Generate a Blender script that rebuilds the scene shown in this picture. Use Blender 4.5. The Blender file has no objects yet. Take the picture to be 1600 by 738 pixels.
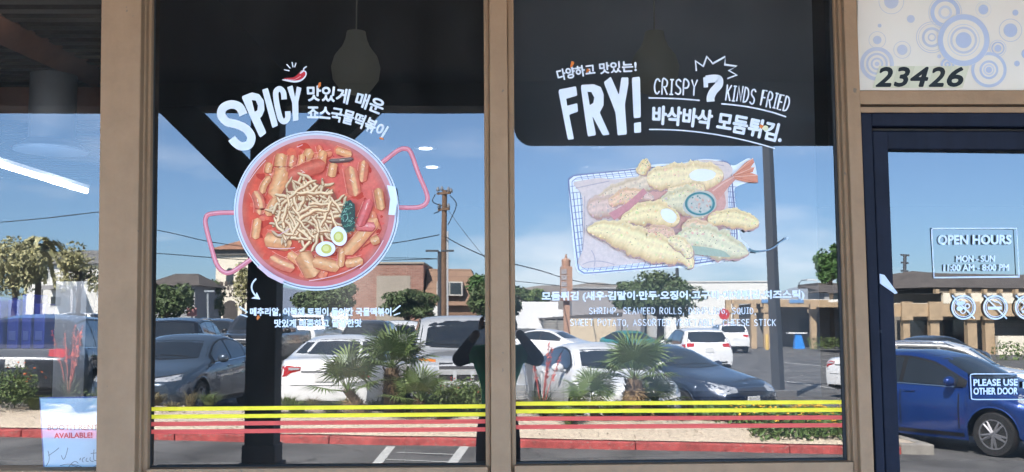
import bpy, bmesh, math, random
import numpy as np
from mathutils import Vector, Matrix, Euler
from mathutils.bvhtree import BVHTree
R_ = math.radians
SC = bpy.context.scene
COL = SC.collection
PI = math.pi

# ------------------------------------------------------------------ camera, sky, sun, exposure
D, HC, FPX, HORIZ = 3.4, 1.65, 1600.0, 500.0        # metres to the glass, camera height, focal length in px of the 1600 px photograph
cam = bpy.data.cameras.new("camera"); cam.sensor_width = 36.0; cam.lens = 36.0; cam.clip_start = 0.02; cam.clip_end = 6000
CAM = bpy.data.objects.new("camera", cam); COL.objects.link(CAM)
PITCH = math.atan((HORIZ - 369.0) / FPX)
CAM.location = (0, -D, HC); CAM.rotation_euler = (PI/2 + PITCH, 0, 0)
SC.camera = CAM
CM = Euler((PI/2 + PITCH, 0, 0)).to_matrix()

SUN_EL, SUN_AZ = 46.0, -24.0                        # behind the shop, a little to the left (azimuth from +Y towards +X)
world = bpy.data.worlds.new("World"); SC.world = world; world.use_nodes = True
nt = world.node_tree; bg = nt.nodes["Background"]
sky = nt.nodes.new("ShaderNodeTexSky"); sky.sky_type = 'NISHITA'; sky.sun_disc = False
sky.sun_elevation = R_(SUN_EL); sky.sun_rotation = R_(SUN_AZ); sky.air_density = 1.0; sky.dust_density = .25; sky.ozone_density = 4.0
geo = nt.nodes.new("ShaderNodeTexCoord"); mp = nt.nodes.new("ShaderNodeMapping"); mp.inputs["Scale"].default_value = (1.0, 1.0, 3.6)
nz = nt.nodes.new("ShaderNodeTexNoise"); nz.inputs["Scale"].default_value = 3.1; nz.inputs["Detail"].default_value = 8; nz.inputs["Roughness"].default_value = .55
rp = nt.nodes.new("ShaderNodeValToRGB"); rp.color_ramp.elements[0].position = .53; rp.color_ramp.elements[1].position = .70
sep = nt.nodes.new("ShaderNodeSeparateXYZ"); mr = nt.nodes.new("ShaderNodeMapRange")
mr.inputs["From Min"].default_value = .02; mr.inputs["From Max"].default_value = .20; mr.inputs["To Min"].default_value = .72; mr.inputs["To Max"].default_value = .14
mu = nt.nodes.new("ShaderNodeMath"); mu.operation = 'MULTIPLY'
mix = nt.nodes.new("ShaderNodeMixRGB"); mix.inputs[2].default_value = (9.5, 9.8, 10.2, 1)
nt.links.new(geo.outputs["Generated"], mp.inputs[0]); nt.links.new(mp.outputs[0], nz.inputs["Vector"]); nt.links.new(nz.outputs[0], rp.inputs[0])
nt.links.new(geo.outputs["Generated"], sep.inputs[0]); nt.links.new(sep.outputs[2], mr.inputs[0])
nt.links.new(rp.outputs[0], mu.inputs[0]); nt.links.new(mr.outputs[0], mu.inputs[1]); nt.links.new(mu.outputs[0], mix.inputs[0])
tn = nt.nodes.new('ShaderNodeVectorMath'); tn.operation = 'MULTIPLY'; hc_ = nt.nodes.new('ShaderNodeValToRGB')                # sky tint: deeper blue low down, warmed overhead to warm the shopfront's light
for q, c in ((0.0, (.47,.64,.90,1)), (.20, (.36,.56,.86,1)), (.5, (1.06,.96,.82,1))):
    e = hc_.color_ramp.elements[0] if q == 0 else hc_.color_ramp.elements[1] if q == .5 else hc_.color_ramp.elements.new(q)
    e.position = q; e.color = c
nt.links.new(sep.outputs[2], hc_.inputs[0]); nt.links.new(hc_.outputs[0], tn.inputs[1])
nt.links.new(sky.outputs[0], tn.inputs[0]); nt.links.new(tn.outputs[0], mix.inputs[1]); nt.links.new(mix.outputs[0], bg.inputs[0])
bg.inputs[1].default_value = 0.10
sl = bpy.data.lights.new("sun", 'SUN'); sl.energy = 5.0; sl.angle = R_(.53); sl.color = (1, .955, .89)
SUN = bpy.data.objects.new("sun", sl); COL.objects.link(SUN); SUN.location = (0, 0, 30)
sd = Vector((math.sin(R_(SUN_AZ))*math.cos(R_(SUN_EL)), math.cos(R_(SUN_AZ))*math.cos(R_(SUN_EL)), math.sin(R_(SUN_EL))))
SUN.rotation_euler = sd.to_track_quat('Z', 'Y').to_euler()
SC.view_settings.view_transform = 'Standard'; SC.view_settings.look = 'None'; SC.view_settings.gamma = 1; SC.view_settings.use_curve_mapping = False
SC.view_settings.exposure = 3.88
SC.render.engine = 'CYCLES'; SC.cycles.max_bounces = 8; SC.cycles.transparent_max_bounces = 12; SC.cycles.use_denoising = True
SC.cycles.sample_clamp_indirect = 6
GLASS_R = .072                                        # how much the shop glass mirrors

# ------------------------------------------------------------------ pixel helpers
def ray(px, py):
    return CM @ Vector(((px-800)/FPX, -(py-369)/FPX, -1))
def F(px, py, y=0.0):                                # point of the shopfront plane y
    r = ray(px, py); k = (y + D)/r.y
    return Vector((r.x*k, y, HC + r.z*k))
def V(px, py, d):                                    # a point that the glass mirrors: d metres of light path in depth
    r = ray(px, py); k = d/r.y
    return Vector((r.x*k, -(d - D), HC + r.z*k))
def Y(d): return -(d - D)
def zg(x, y=-20):                                    # the lot falls gently to the right
    if y > -6.8: return -.16
    t = min(1, (-6.8 - y)/3.5)
    return -.16*(1-t) + t*(-.19 - .02*max(-9, min(9, x)))
def GX(px, d): return ray(px, HORIZ).x*d/ray(px, HORIZ).y
def G(px, d):
    x = GX(px, d); return Vector((x, Y(d), zg(x, Y(d))))
def lin(c):
    return tuple(((v/255)/12.92 if v/255 <= .04045 else ((v/255+.055)/1.055)**2.4) for v in c)

# ------------------------------------------------------------------ materials
_M = {}
def mat(name, rgb, rough=.6, metal=0, var=.12, scale=6, bump=0, bscale=40, coat=0, spec=.5, emit=0, srgb=False, coord="Object", alpha=1):
    if name in _M: return _M[name]
    c = lin(rgb) if srgb else rgb
    m = bpy.data.materials.new(name); m.use_nodes = True; t = m.node_tree; p = t.nodes["Principled BSDF"]
    p.inputs["Roughness"].default_value = rough; p.inputs["Metallic"].default_value = metal
    p.inputs["Specular IOR Level"].default_value = spec; p.inputs["Coat Weight"].default_value = coat; p.inputs["Coat Roughness"].default_value = .04
    p.inputs["Base Color"].default_value = (*c, 1); p.inputs["Alpha"].default_value = alpha
    if emit: p.inputs["Emission Color"].default_value = (*c, 1); p.inputs["Emission Strength"].default_value = emit
    tc = t.nodes.new("ShaderNodeTexCoord")
    if var:
        n = t.nodes.new("ShaderNodeTexNoise"); n.inputs["Scale"].default_value = scale; n.inputs["Detail"].default_value = 6; n.inputs["Roughness"].default_value = .65
        r = t.nodes.new("ShaderNodeValToRGB"); r.color_ramp.elements[0].position = .28; r.color_ramp.elements[1].position = .72
        r.color_ramp.elements[0].color = (*[v*(1-var) for v in c], 1); r.color_ramp.elements[1].color = (*[min(1, v*(1+var)) for v in c], 1)
        t.links.new(tc.outputs[coord], n.inputs["Vector"]); t.links.new(n.outputs[0], r.inputs[0]); t.links.new(r.outputs[0], p.inputs["Base Color"])
    if bump:
        n2 = t.nodes.new("ShaderNodeTexNoise"); n2.inputs["Scale"].default_value = bscale; n2.inputs["Detail"].default_value = 4
        b = t.nodes.new("ShaderNodeBump"); b.inputs["Strength"].default_value = bump; b.inputs["Distance"].default_value = .02
        t.links.new(tc.outputs[coord], n2.inputs["Vector"]); t.links.new(n2.outputs[0], b.inputs["Height"]); t.links.new(b.outputs[0], p.inputs["Normal"])
    _M[name] = m; return m
def brick_mat(name, c1, c2, mortar, sx, scale, bw=.5, rh=.25, rot=None):
    if name in _M: return _M[name]
    m = bpy.data.materials.new(name); m.use_nodes = True; t = m.node_tree; p = t.nodes["Principled BSDF"]; p.inputs["Roughness"].default_value = .85
    tc = t.nodes.new("ShaderNodeTexCoord"); mpn = t.nodes.new("ShaderNodeMapping"); mpn.inputs["Rotation"].default_value = rot or (PI/2, 0, 0)
    b = t.nodes.new("ShaderNodeTexBrick"); b.inputs["Color1"].default_value = (*c1, 1); b.inputs["Color2"].default_value = (*c2, 1); b.inputs["Mortar"].default_value = (*mortar, 1)
    b.inputs["Scale"].default_value = scale; b.inputs["Mortar Size"].default_value = sx; b.inputs["Brick Width"].default_value = bw; b.inputs["Row Height"].default_value = rh
    t.links.new(tc.outputs["Object"], mpn.inputs[0]); t.links.new(mpn.outputs[0], b.inputs["Vector"]); t.links.new(b.outputs[0], p.inputs["Base Color"])
    _M[name] = m; return m
def glass_mat(name, refl, tint):
    if name in _M: return _M[name]
    m = bpy.data.materials.new(name); m.use_nodes = True; t = m.node_tree
    for n in list(t.nodes): t.nodes.remove(n)
    o = t.nodes.new("ShaderNodeOutputMaterial"); mx = t.nodes.new("ShaderNodeMixShader"); a = t.nodes.new("ShaderNodeBsdfTransparent"); g = t.nodes.new("ShaderNodeBsdfGlossy")
    a.inputs[0].default_value = (*tint, 1); g.inputs["Roughness"].default_value = 0; g.inputs[0].default_value = (.985, .99, 1, 1)
    mx.inputs[0].default_value = refl
    t.links.new(a.outputs[0], mx.inputs[1]); t.links.new(g.outputs[0], mx.inputs[2])
    wn = t.nodes.new("ShaderNodeTexNoise"); wn.inputs["Scale"].default_value = 1.7; wn.inputs["Detail"].default_value = 1; wc = t.nodes.new("ShaderNodeTexCoord")   # float glass is never quite flat
    bp = t.nodes.new("ShaderNodeBump"); bp.inputs["Strength"].default_value = 1; bp.inputs["Distance"].default_value = .00035
    t.links.new(wc.outputs["Object"], wn.inputs["Vector"]); t.links.new(wn.outputs[0], bp.inputs["Height"]); t.links.new(bp.outputs[0], g.inputs["Normal"])
    # a thin film of dust and wiped smears on the pane
    tc = t.nodes.new("ShaderNodeTexCoord"); mp_ = t.nodes.new("ShaderNodeMapping"); mp_.inputs["Scale"].default_value = (2.2, 1, .7); mp_.inputs["Rotation"].default_value = (0, .5, 0)
    n = t.nodes.new("ShaderNodeTexNoise"); n.inputs["Scale"].default_value = 2.4; n.inputs["Detail"].default_value = 9; n.inputs["Roughness"].default_value = .68
    r = t.nodes.new("ShaderNodeMapRange"); r.inputs["From Min"].default_value = .3; r.inputs["From Max"].default_value = .75; r.inputs["To Min"].default_value = .004; r.inputs["To Max"].default_value = .025
    df = t.nodes.new("ShaderNodeBsdfDiffuse"); df.inputs[0].default_value = (.75, .74, .72, 1); m2 = t.nodes.new("ShaderNodeMixShader")
    t.links.new(tc.outputs["Object"], mp_.inputs[0]); t.links.new(mp_.outputs[0], n.inputs["Vector"]); t.links.new(n.outputs[0], r.inputs[0]); t.links.new(r.outputs[0], m2.inputs[0])
    t.links.new(mx.outputs[0], m2.inputs[1]); t.links.new(df.outputs[0], m2.inputs[2]); t.links.new(m2.outputs[0], o.inputs[0])
    _M[name] = m; return m
def print_mat(name, noise=.08, scale=60, rough=.45):
    if name in _M: return _M[name]
    m = bpy.data.materials.new(name); m.use_nodes = True; t = m.node_tree; p = t.nodes["Principled BSDF"]; p.inputs["Roughness"].default_value = rough
    p.inputs["Specular IOR Level"].default_value = .25
    a = t.nodes.new("ShaderNodeAttribute"); a.attribute_name = "Col"
    tc = t.nodes.new("ShaderNodeTexCoord"); n = t.nodes.new("ShaderNodeTexNoise"); n.inputs["Scale"].default_value = scale; n.inputs["Detail"].default_value = 6; n.inputs["Roughness"].default_value = .7
    r = t.nodes.new("ShaderNodeMapRange"); r.inputs["From Min"].default_value = .3; r.inputs["From Max"].default_value = .7; r.inputs["To Min"].default_value = 1-noise; r.inputs["To Max"].default_value = 1+noise
    mx = t.nodes.new("ShaderNodeVectorMath"); mx.operation = 'SCALE'
    t.links.new(tc.outputs["Object"], n.inputs["Vector"]); t.links.new(n.outputs[0], r.inputs[0]); t.links.new(a.outputs[0], mx.inputs[0]); t.links.new(r.outputs[0], mx.inputs["Scale"])
    t.links.new(mx.outputs[0], p.inputs["Base Color"])
    _M[name] = m; return m

def wear(m, chip=(.16,.13,.10), chip_at=.70, streak=(40,40,3), amount=.16, cracks=None):
    # vertical streaks and small chips (or cracks) over the colour that the material already has
    t = m.node_tree; p = t.nodes["Principled BSDF"]; L = p.inputs["Base Color"].links[0]; src = L.from_socket
    tc = t.nodes.new("ShaderNodeTexCoord"); mp_ = t.nodes.new("ShaderNodeMapping"); mp_.inputs["Scale"].default_value = streak
    n = t.nodes.new("ShaderNodeTexNoise"); n.inputs["Scale"].default_value = 1.0; n.inputs["Detail"].default_value = 5
    r = t.nodes.new("ShaderNodeMapRange"); r.inputs["From Min"].default_value = .3; r.inputs["From Max"].default_value = .7; r.inputs["To Min"].default_value = 1-amount; r.inputs["To Max"].default_value = 1+amount*.6
    sc_ = t.nodes.new("ShaderNodeVectorMath"); sc_.operation = 'SCALE'
    t.links.new(tc.outputs["Object"], mp_.inputs[0]); t.links.new(mp_.outputs[0], n.inputs["Vector"]); t.links.new(n.outputs[0], r.inputs[0]); t.links.new(src, sc_.inputs[0]); t.links.new(r.outputs[0], sc_.inputs["Scale"])
    mx = t.nodes.new("ShaderNodeMixRGB"); mx.inputs[2].default_value = (*chip, 1); f = t.nodes.new("ShaderNodeMapRange"); f.clamp = True
    if cracks:
        v = t.nodes.new("ShaderNodeTexVoronoi"); v.feature = 'DISTANCE_TO_EDGE'; v.inputs["Scale"].default_value = cracks
        w = t.nodes.new("ShaderNodeTexNoise"); w.inputs["Scale"].default_value = 1.6; w.inputs["Detail"].default_value = 6; ad = t.nodes.new("ShaderNodeVectorMath"); ad.operation = 'ADD'
        t.links.new(tc.outputs["Object"], w.inputs["Vector"]); t.links.new(tc.outputs["Object"], ad.inputs[0]); t.links.new(w.outputs["Color"], ad.inputs[1]); t.links.new(ad.outputs[0], v.inputs["Vector"])
        f.inputs["From Min"].default_value = 0; f.inputs["From Max"].default_value = .012; f.inputs["To Min"].default_value = .75; f.inputs["To Max"].default_value = 0; t.links.new(v.outputs["Distance"], f.inputs[0])
    else:
        c = t.nodes.new("ShaderNodeTexNoise"); c.inputs["Scale"].default_value = 26; c.inputs["Detail"].default_value = 3
        f.inputs["From Min"].default_value = chip_at; f.inputs["From Max"].default_value = chip_at+.03; f.inputs["To Max"].default_value = .8; t.links.new(tc.outputs["Object"], c.inputs["Vector"]); t.links.new(c.outputs[0], f.inputs[0])
    t.links.new(f.outputs[0], mx.inputs[0]); t.links.new(sc_.outputs[0], mx.inputs[1]); t.links.new(mx.outputs[0], p.inputs["Base Color"])
# ------------------------------------------------------------------ mesh builder
class MB:
    def __init__(s): s.v = []; s.f = []
    def add(s, vs, fs):
        b = len(s.v); s.v += [tuple(v) for v in vs]; s.f += [tuple(i+b for i in f) for f in fs]; return s
    def box(s, c, size, rz=0, rx=0, ry=0):
        m = Euler((rx, ry, rz)).to_matrix(); c = Vector(c); hx, hy, hz = [q/2 for q in size]
        vs = [c + m @ Vector((x, y, z)) for x in (-hx, hx) for y in (-hy, hy) for z in (-hz, hz)]
        return s.add(vs, [(0,1,3,2),(4,6,7,5),(0,4,5,1),(2,3,7,6),(0,2,6,4),(1,5,7,3)])
    def span(s, a, b):
        return s.box([(a[i]+b[i])/2 for i in range(3)], [abs(b[i]-a[i]) for i in range(3)])
    def prism(s, pts, y0, y1):                       # polygon in xz, run along y
        n = len(pts); vs = [(x, y0, z) for x, z in pts] + [(x, y1, z) for x, z in pts]
        return s.add(vs, [tuple(range(n)), tuple(range(2*n-1, n-1, -1))] + [(i, (i+1) % n, n+(i+1) % n, n+i) for i in range(n)])
    def hull8(s, q0, q1):                            # two quads joined
        return s.add(list(q0)+list(q1), [(0,1,2,3),(7,6,5,4),(0,4,5,1),(1,5,6,2),(2,6,7,3),(3,7,4,0)])
    def tube(s, pts, r, n=8, cap=True):
        pts = [Vector(p) for p in pts]; rs = r if isinstance(r, (list, tuple)) else [r]*len(pts); vs = []; fs = []
        for i, p in enumerate(pts):
            t = (pts[min(i+1, len(pts)-1)] - pts[max(i-1, 0)]).normalized()
            u = t.cross(Vector((0,0,1)) if abs(t.z) < .9 else Vector((1,0,0))).normalized(); w = t.cross(u)
            vs += [p + (u*math.cos(2*PI*k/n) + w*math.sin(2*PI*k/n))*rs[i] for k in range(n)]
        for i in range(len(pts)-1):
            fs += [(i*n+k, i*n+(k+1) % n, (i+1)*n+(k+1) % n, (i+1)*n+k) for k in range(n)]
        if cap: fs += [tuple(range(n-1, -1, -1)), tuple(range((len(pts)-1)*n, len(pts)*n))]
        return s.add(vs, fs)
    def lathe(s, prof, c, axis='z', n=20):           # prof: (radius, height)
        vs = []; fs = []; c = Vector(c)
        for r, h in prof:
            for k in range(n):
                a, b = r*math.cos(2*PI*k/n), r*math.sin(2*PI*k/n)
                vs.append(c + (Vector((a, b, h)) if axis == 'z' else Vector((a, h, b)) if axis == 'y' else Vector((h, a, b))))
        for i in range(len(prof)-1):
            fs += [(i*n+k, i*n+(k+1) % n, (i+1)*n+(k+1) % n, (i+1)*n+k) for k in range(n)]
        fs += [tuple(range(n-1, -1, -1)), tuple(range((len(prof)-1)*n, len(prof)*n))]
        return s.add(vs, fs)
    def ell(s, c, r, n=12, m=8):
        vs = []; fs = []
        for i in range(m+1):
            th = PI*i/m
            for k in range(n):
                vs.append((c[0]+r[0]*math.sin(th)*math.cos(2*PI*k/n), c[1]+r[1]*math.sin(th)*math.sin(2*PI*k/n), c[2]+r[2]*math.cos(th)))
        for i in range(m): fs += [(i*n+k, (i+1)*n+k, (i+1)*n+(k+1) % n, i*n+(k+1) % n) for k in range(n)]
        return s.add(vs, fs)
def world_loc(o):
    v = Vector((0,0,0))
    while o is not None: v += o.location; o = o.parent
    return v
def build(name, mb, m, parent=None, local=False, smooth=False, bevel=0, label=None):
    me = bpy.data.meshes.new(name); v = mb.v
    o = bpy.data.objects.new(name, me)
    if parent is not None:
        if not local:
            w = world_loc(parent); v = [(a-w.x, b-w.y, c-w.z) for a, b, c in v]
        o.parent = parent
    elif not local:
        A = np.array(v); lo, hi = A.min(0), A.max(0); w = Vector(((lo[0]+hi[0])/2, (lo[1]+hi[1])/2, lo[2])); o.location = w
        v = [(a-w.x, b-w.y, c-w.z) for a, b, c in v]
    me.from_pydata(v, [], mb.f); me.update()
    for q in (m if isinstance(m, (list, tuple)) else [m]): me.materials.append(q)
    if smooth:
        me.shade_smooth()
        if smooth != 1: me.set_sharp_from_angle(angle=R_(smooth))
    COL.objects.link(o)
    if bevel:
        b = o.modifiers.new("bevel", 'BEVEL'); b.width = bevel; b.segments = 2; b.limit_method = 'ANGLE'
    if label: o["label"] = label
    return o
def thing(name, label, cat, loc=(0,0,0), rz=0, group=None):
    o = bpy.data.objects.new(name, None); COL.objects.link(o); o.location = loc; o.rotation_euler = (0, 0, rz); o.empty_display_size = .1
    o["label"] = label; o["category"] = cat
    if group: o["group"] = group
    return o
def tag(o, label, cat, group=None):
    o["label"] = label; o["category"] = cat
    if group: o["group"] = group
    return o
def struct(o, kind="structure", label=None):
    o["kind"] = kind
    if label: o["label"] = label
    return o

# ------------------------------------------------------------------ ground, roads, kerb
asphalt = mat("asphalt", (.122,.120,.119), .9, var=.28, scale=1.3, bump=.35, bscale=55)
concrete = mat("concrete", (.32,.30,.27), .85, var=.15, scale=2.5, bump=.1)
red_paint = mat("red_kerb_paint", (.42,.075,.07), .75, var=.5, scale=7, bump=.2, bscale=30)
gravel = mat("sand_gravel", (.58,.49,.385), .95, var=.34, scale=22, bump=.8, bscale=70)
white_line = mat("worn_white_line", (.55,.55,.53), .8, var=.3, scale=9)
xs = [-3000,-400,-120,-60,-30,-18,-12,-9,-6,-3,0,3,6,9,12,18,30,60,120,400,3000]
ys = [60,8,0,-4,-6.8,-7.6,-8.6,-9.4,-10.3,-11,-11.6,-13,-16,-20,-26,-34,-45,-60,-90,-140,-260,-600,-3000]
mb = MB(); mb.add([(x, y, zg(x, y) - .0) for y in ys for x in xs], [(j*len(xs)+i, (j+1)*len(xs)+i, (j+1)*len(xs)+i+1, j*len(xs)+i+1) for j in range(len(ys)-1) for i in range(len(xs)-1)])
struct(build("ground", mb, asphalt))
struct(build("sidewalk", MB().span((-22, -6.6, -.4), (22, -.02, 0)), mat("pale_concrete", (.46,.44,.41), .85, var=.12, scale=2.5, bump=.1)))
KY, KB = Y(15.0), Y(17.25)                            # kerb face nearest the shop, and the far side of the bed
KX1 = GX(1521, 14.9)
def slab(x0, x1, y0, y1, h, n=24):                    # follows the fall of the lot
    m_ = MB(); vs = []
    for i in range(n+1):
        x = x0+(x1-x0)*i/n; z = zg(x, -14)
        vs += [(x, y0, z-.3), (x, y0, z+h), (x, y1, z+h), (x, y1, z-.3)]
    fs = []
    for i in range(n): fs += [(4*i+k, 4*i+4+k, 4*i+4+(k+1) % 4, 4*i+(k+1) % 4) for k in range(4)]
    fs += [(0,1,2,3), (4*n+3, 4*n+2, 4*n+1, 4*n)]
    return m_.add(vs, fs)
kx = np.linspace(-16, KX1-.45, 11)
for i in range(10): struct(build("kerb", slab(kx[i]+.006, kx[i+1]-.006, KY, KY-.17, .108, 6), red_paint, bevel=.015))
struct(build("kerb", slab(KX1-.449, KX1+.05, KY-.001, KY-.171, .149, 3), concrete, bevel=.02))
struct(build("kerb", slab(-16, KX1-.2, KB, KB-.16, .15), concrete, bevel=.015))
struct(build("kerb", slab(KX1-.1, KX1+.05, KY-.172, KB-.001, .15, 2), concrete, bevel=.015))
def bedh(d):
    u = max(0, min(1, (d-15.17)/2.08)); return .115 + .25*math.sin(PI*u)**.7
def bed_mesh(x0, x1, n=60, m_=12):
    rd = random.Random(8); vs = []
    for i in range(n+1):
        x = x0+(x1-x0)*i/n; e = min(1, (x1-x)/1.6, (x-x0)/1.6)
        for j in range(m_+1):
            y = KY-.171+(KB+.001-KY+.171)*j/m_; h = .125+(bedh(D-y)-.125)*max(0, e)**.6; vs.append((x, y, zg(x, -14)+h+(rd.uniform(-.012,.012) if 0 < j < m_ else 0)))
    return MB().add(vs, [(i*(m_+1)+j, i*(m_+1)+j+1, (i+1)*(m_+1)+j+1, (i+1)*(m_+1)+j) for i in range(n) for j in range(m_)])
struct(build("planting_bed", bed_mesh(-16, KX1-.1), gravel, smooth=1))
def stripe(a, b, w, lift=.006):                       # painted line between two ground points
    a, b = Vector(a), Vector(b); t = (b-a); n = Vector((-t.y, t.x, 0)).normalized()*w/2; N = 8; vs = []
    for i in range(N+1):
        p = a + t*i/N
        for q in (p-n, p+n): vs.append((q.x, q.y, zg(q.x, q.y)+lift))
    return MB().add(vs, [(2*i, 2*i+2, 2*i+3, 2*i+1) for i in range(N)])
def Gp(px, py):                                       # ground pixel (near lot)
    d = 15.0
    for _ in range(12):
        x = GX(px, d); r = ray(px, py); d = (HC - zg(x, Y(d)))/(-r.z)*r.y
    return Vector((GX(px, d), Y(d), 0))
for a, b, w in (((613,698),(590,727),.13), ((727,699),(707,727),.13), ((622,708),(720,712),.05), ((606,719),(712,724),.05),
                ((1228,551),(1345,556),.12), ((1212,566),(1345,578),.12), ((1150,556),(1205,556),.12), ((1205,594),(1300,608),.10)):
    struct(build("parking_line", stripe(Gp(*a), Gp(*b), w), white_line))

# ------------------------------------------------------------------ shop building and canopy (real light blockers)
tan = mat("tan_trim_paint", (155,124,96), .75, var=.10, scale=11, bump=.12, bscale=60, srgb=True, spec=.15)
wear(tan, streak=(22,22,5), amount=.05, chip_at=.73); wear(asphalt, (.028,.028,.028), streak=(1.1,.6,.6), amount=.42, cracks=.35); wear(red_paint, (.36,.32,.28), .62, (9,9,9), .2); wear(concrete, (.12,.11,.1), .68, (6,6,6), .2)
dark_soffit = mat("dark_soffit_paint", (.026,.027,.028), .8, var=.2)
beam_dark = mat("dark_timber", (.017,.018,.022), .75, var=.25)
board_grey = mat("grey_fascia_paint", (.075,.08,.085), .8, var=.12)
navy = mat("navy_door_paint", (27,31,44), .55, var=.2, scale=9, srgb=True, bump=.06, spec=.12)
wear(navy, (.10,.11,.13), .72, (30,30,2), .2)
black_gasket = mat("black_gasket", (.012,.012,.013), .6)
stucco = mat("shop_stucco", (.35,.29,.23), .9, var=.1, bump=.3)
bld = thing("storefront", "tan framed shopfront with three big windows and a navy glass door", "storefront", (0, 0, 0))
ZT, ZB = 3.0, 1.0
def vmember(name, tl, tr, bl, br, y0, m=tan, y1=.05, top=-90, bot=830):
    # edges given at picture rows 0 and 738, run on past the frame
    def at(a, b, py): return a + (b-a)*py/738
    q0 = [F(at(tl,bl,bot), bot, y0), F(at(tr,br,bot), bot, y0), F(at(tr,br,top), top, y0), F(at(tl,bl,top), top, y0)]
    q1 = [Vector((p.x, y1, p.z)) for p in q0]
    return build(name, MB().hull8(q0, q1), m, bld, bevel=.004)
vmember("column", 158, 221, 149.5, 210, -.09)
vmember("trim", 221.2, 229, 210.2, 219.5, -.055)
vmember("trim", 229.2, 237, 219.7, 230, -.03)
vmember("trim", 755.5, 764, 759, 767, -.025)
vmember("mullion", 764.2, 792, 767.2, 798.8, -.06)
vmember("trim", 792.2, 802.5, 799, 806.5, -.025)
vmember("trim", 1302, 1309, 1326.5, 1334, -.02)
vmember("trim", 1309.2, 1317.5, 1334.2, 1345, -.045)
vmember("jamb", 1317.7, 1339, 1345.2, 1366.5, -.07)
vmember("gasket", 237.2, 243, 230.2, 235, -.006, black_gasket)
vmember("gasket", 1295.5, 1301.8, 1319, 1326.3, -.006, black_gasket)
def hmember(name, pts_top, pts_bot, y0, m=tan, y1=.06, par=None):     # two picture points along the top edge, two along the bottom edge
    (a, b), (c, d_) = pts_top, pts_bot
    q0 = [F(*c, y0), F(*d_, y0), F(*b, y0), F(*a, y0)]; q1 = [Vector((p.x, y1, p.z)) for p in q0]
    return build(name, MB().hull8(q0, q1), m, par or bld, bevel=.003)
hmember("sill", ((-60,736),(152,736)), ((-60,840),(152,840)), -.07)
hmember("sill", ((228,733.5),(762,730)), ((228,840),(762,840)), -.055)
hmember("sill", ((804,728),(1334,722)), ((804,840),(1334,840)), -.055)
hmember("gasket", ((234,729),(760,726)), ((234,740),(760,740)), -.012, black_gasket)
hmember("gasket", ((806,722),(1324,716)), ((806,740),(1324,740)), -.012, black_gasket)
hmember("door_header", ((1339,141),(1760,141)), ((1339,163),(1760,163)), -.06)
hmember("door_header", ((1343,163.5),(1760,163.5)), ((1343,166.5),(1760,166.5)), -.035, mat("groove", (.10,.075,.055), .8))
hmember("door_header", ((1343,167),(1760,167)), ((1343,176),(1760,176)), -.055)
# walls, roof and canopy round the shop (mostly out of the picture, they shade it)
w_ = MB(); zt, zb_ = F(800,-90).z, F(800,830).z
w_.span((-9, 0, 0), (-.0+9, .22, zb_)).span((-9, 0, zt), (9, .22, 4.1)).span((-9, 0, zb_), (F(-60,0).x, .22, zt)).span((F(1760,0).x, 0, zb_), (9, .22, zt))
build("wall", w_, stucco, bld)
build("roof", MB().span((-30, 0.0, 4.1), (30, 11, 4.7)), stucco, bld)
cn = thing("canopy", "dark covered walkway on timber posts in front of the shop", "canopy", (0, -5, 0))
CD = 8.0
PX0, PX1 = V(391,500,CD).x, V(437,500,CD).x; PYc = Y(CD)
zbeam = V(414,171.5,CD).z; zfas = V(1000,228,CD-.16).z; ZC = zbeam + .18
build("soffit", MB().span((-30, PYc-.25, ZC), (30, -.0, ZC+.25)), dark_soffit, cn)
build("beam", MB().span((-30, PYc-.15, zbeam), (30, PYc+.15, ZC-.002)), beam_dark, cn)
xa = V(804,200,CD-.16).x; rr = .14; pts = [(xa-.01, ZC-.002), (30, ZC-.002), (30, zfas)]
pts += [(xa+rr-rr*math.sin(k*PI/16), zfas+rr-rr*math.cos(k*PI/16)) for k in range(9)]
build("fascia", MB().prism(pts, PYc+.152, PYc+.2), board_grey, cn)
pts2 = [(xa+.25, zfas-.004), (30, zfas-.004), (30, zfas+.09), (xa+.25, zfas+.09)]
build("fascia", MB().prism(pts2, PYc+.202, PYc+.225), mat("fascia_edge", (.06,.06,.062), .7), cn)
hw_ = (PX1-PX0)/2; pcx = (PX0+PX1)/2
for j, xx in enumerate((pcx, pcx-9.5, pcx+13)):
    build("post", MB().span((xx-hw_, PYc-hw_, 0), (xx+hw_, PYc+hw_, zbeam-.002)), beam_dark, cn, bevel=.012)
    build("post_base", MB().span((xx-hw_-.05, PYc-hw_-.04, .001), (xx+hw_+.04, PYc+hw_+.04, .56)).span((xx-hw_-.015, PYc-hw_-.015, .56), (xx+hw_+.015, PYc+hw_+.015, .70)), mat("post_base_red", (.055,.016,.02), .7, var=.5, scale=9), cn, bevel=.01)
    for sg in (-1, 1):
        if j == 2: continue
        z0, z1 = zbeam-.001, zbeam-.75; w = .30
        if sg < 0: q = [(xx-hw_-.001, z1+.02), (xx-hw_-.001, z1+w), (xx-hw_-.75+w, z0), (xx-hw_-.75, z0)]
        else: q = [(xx+hw_+.001, z1), (xx+hw_+.76, z0), (xx+hw_+.76-w*1.15, z0), (xx+hw_+.001, z1+w*1.1)]
        build("brace", MB().prism(q, PYc-.11, PYc+.11), beam_dark, cn, bevel=.01)

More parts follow.
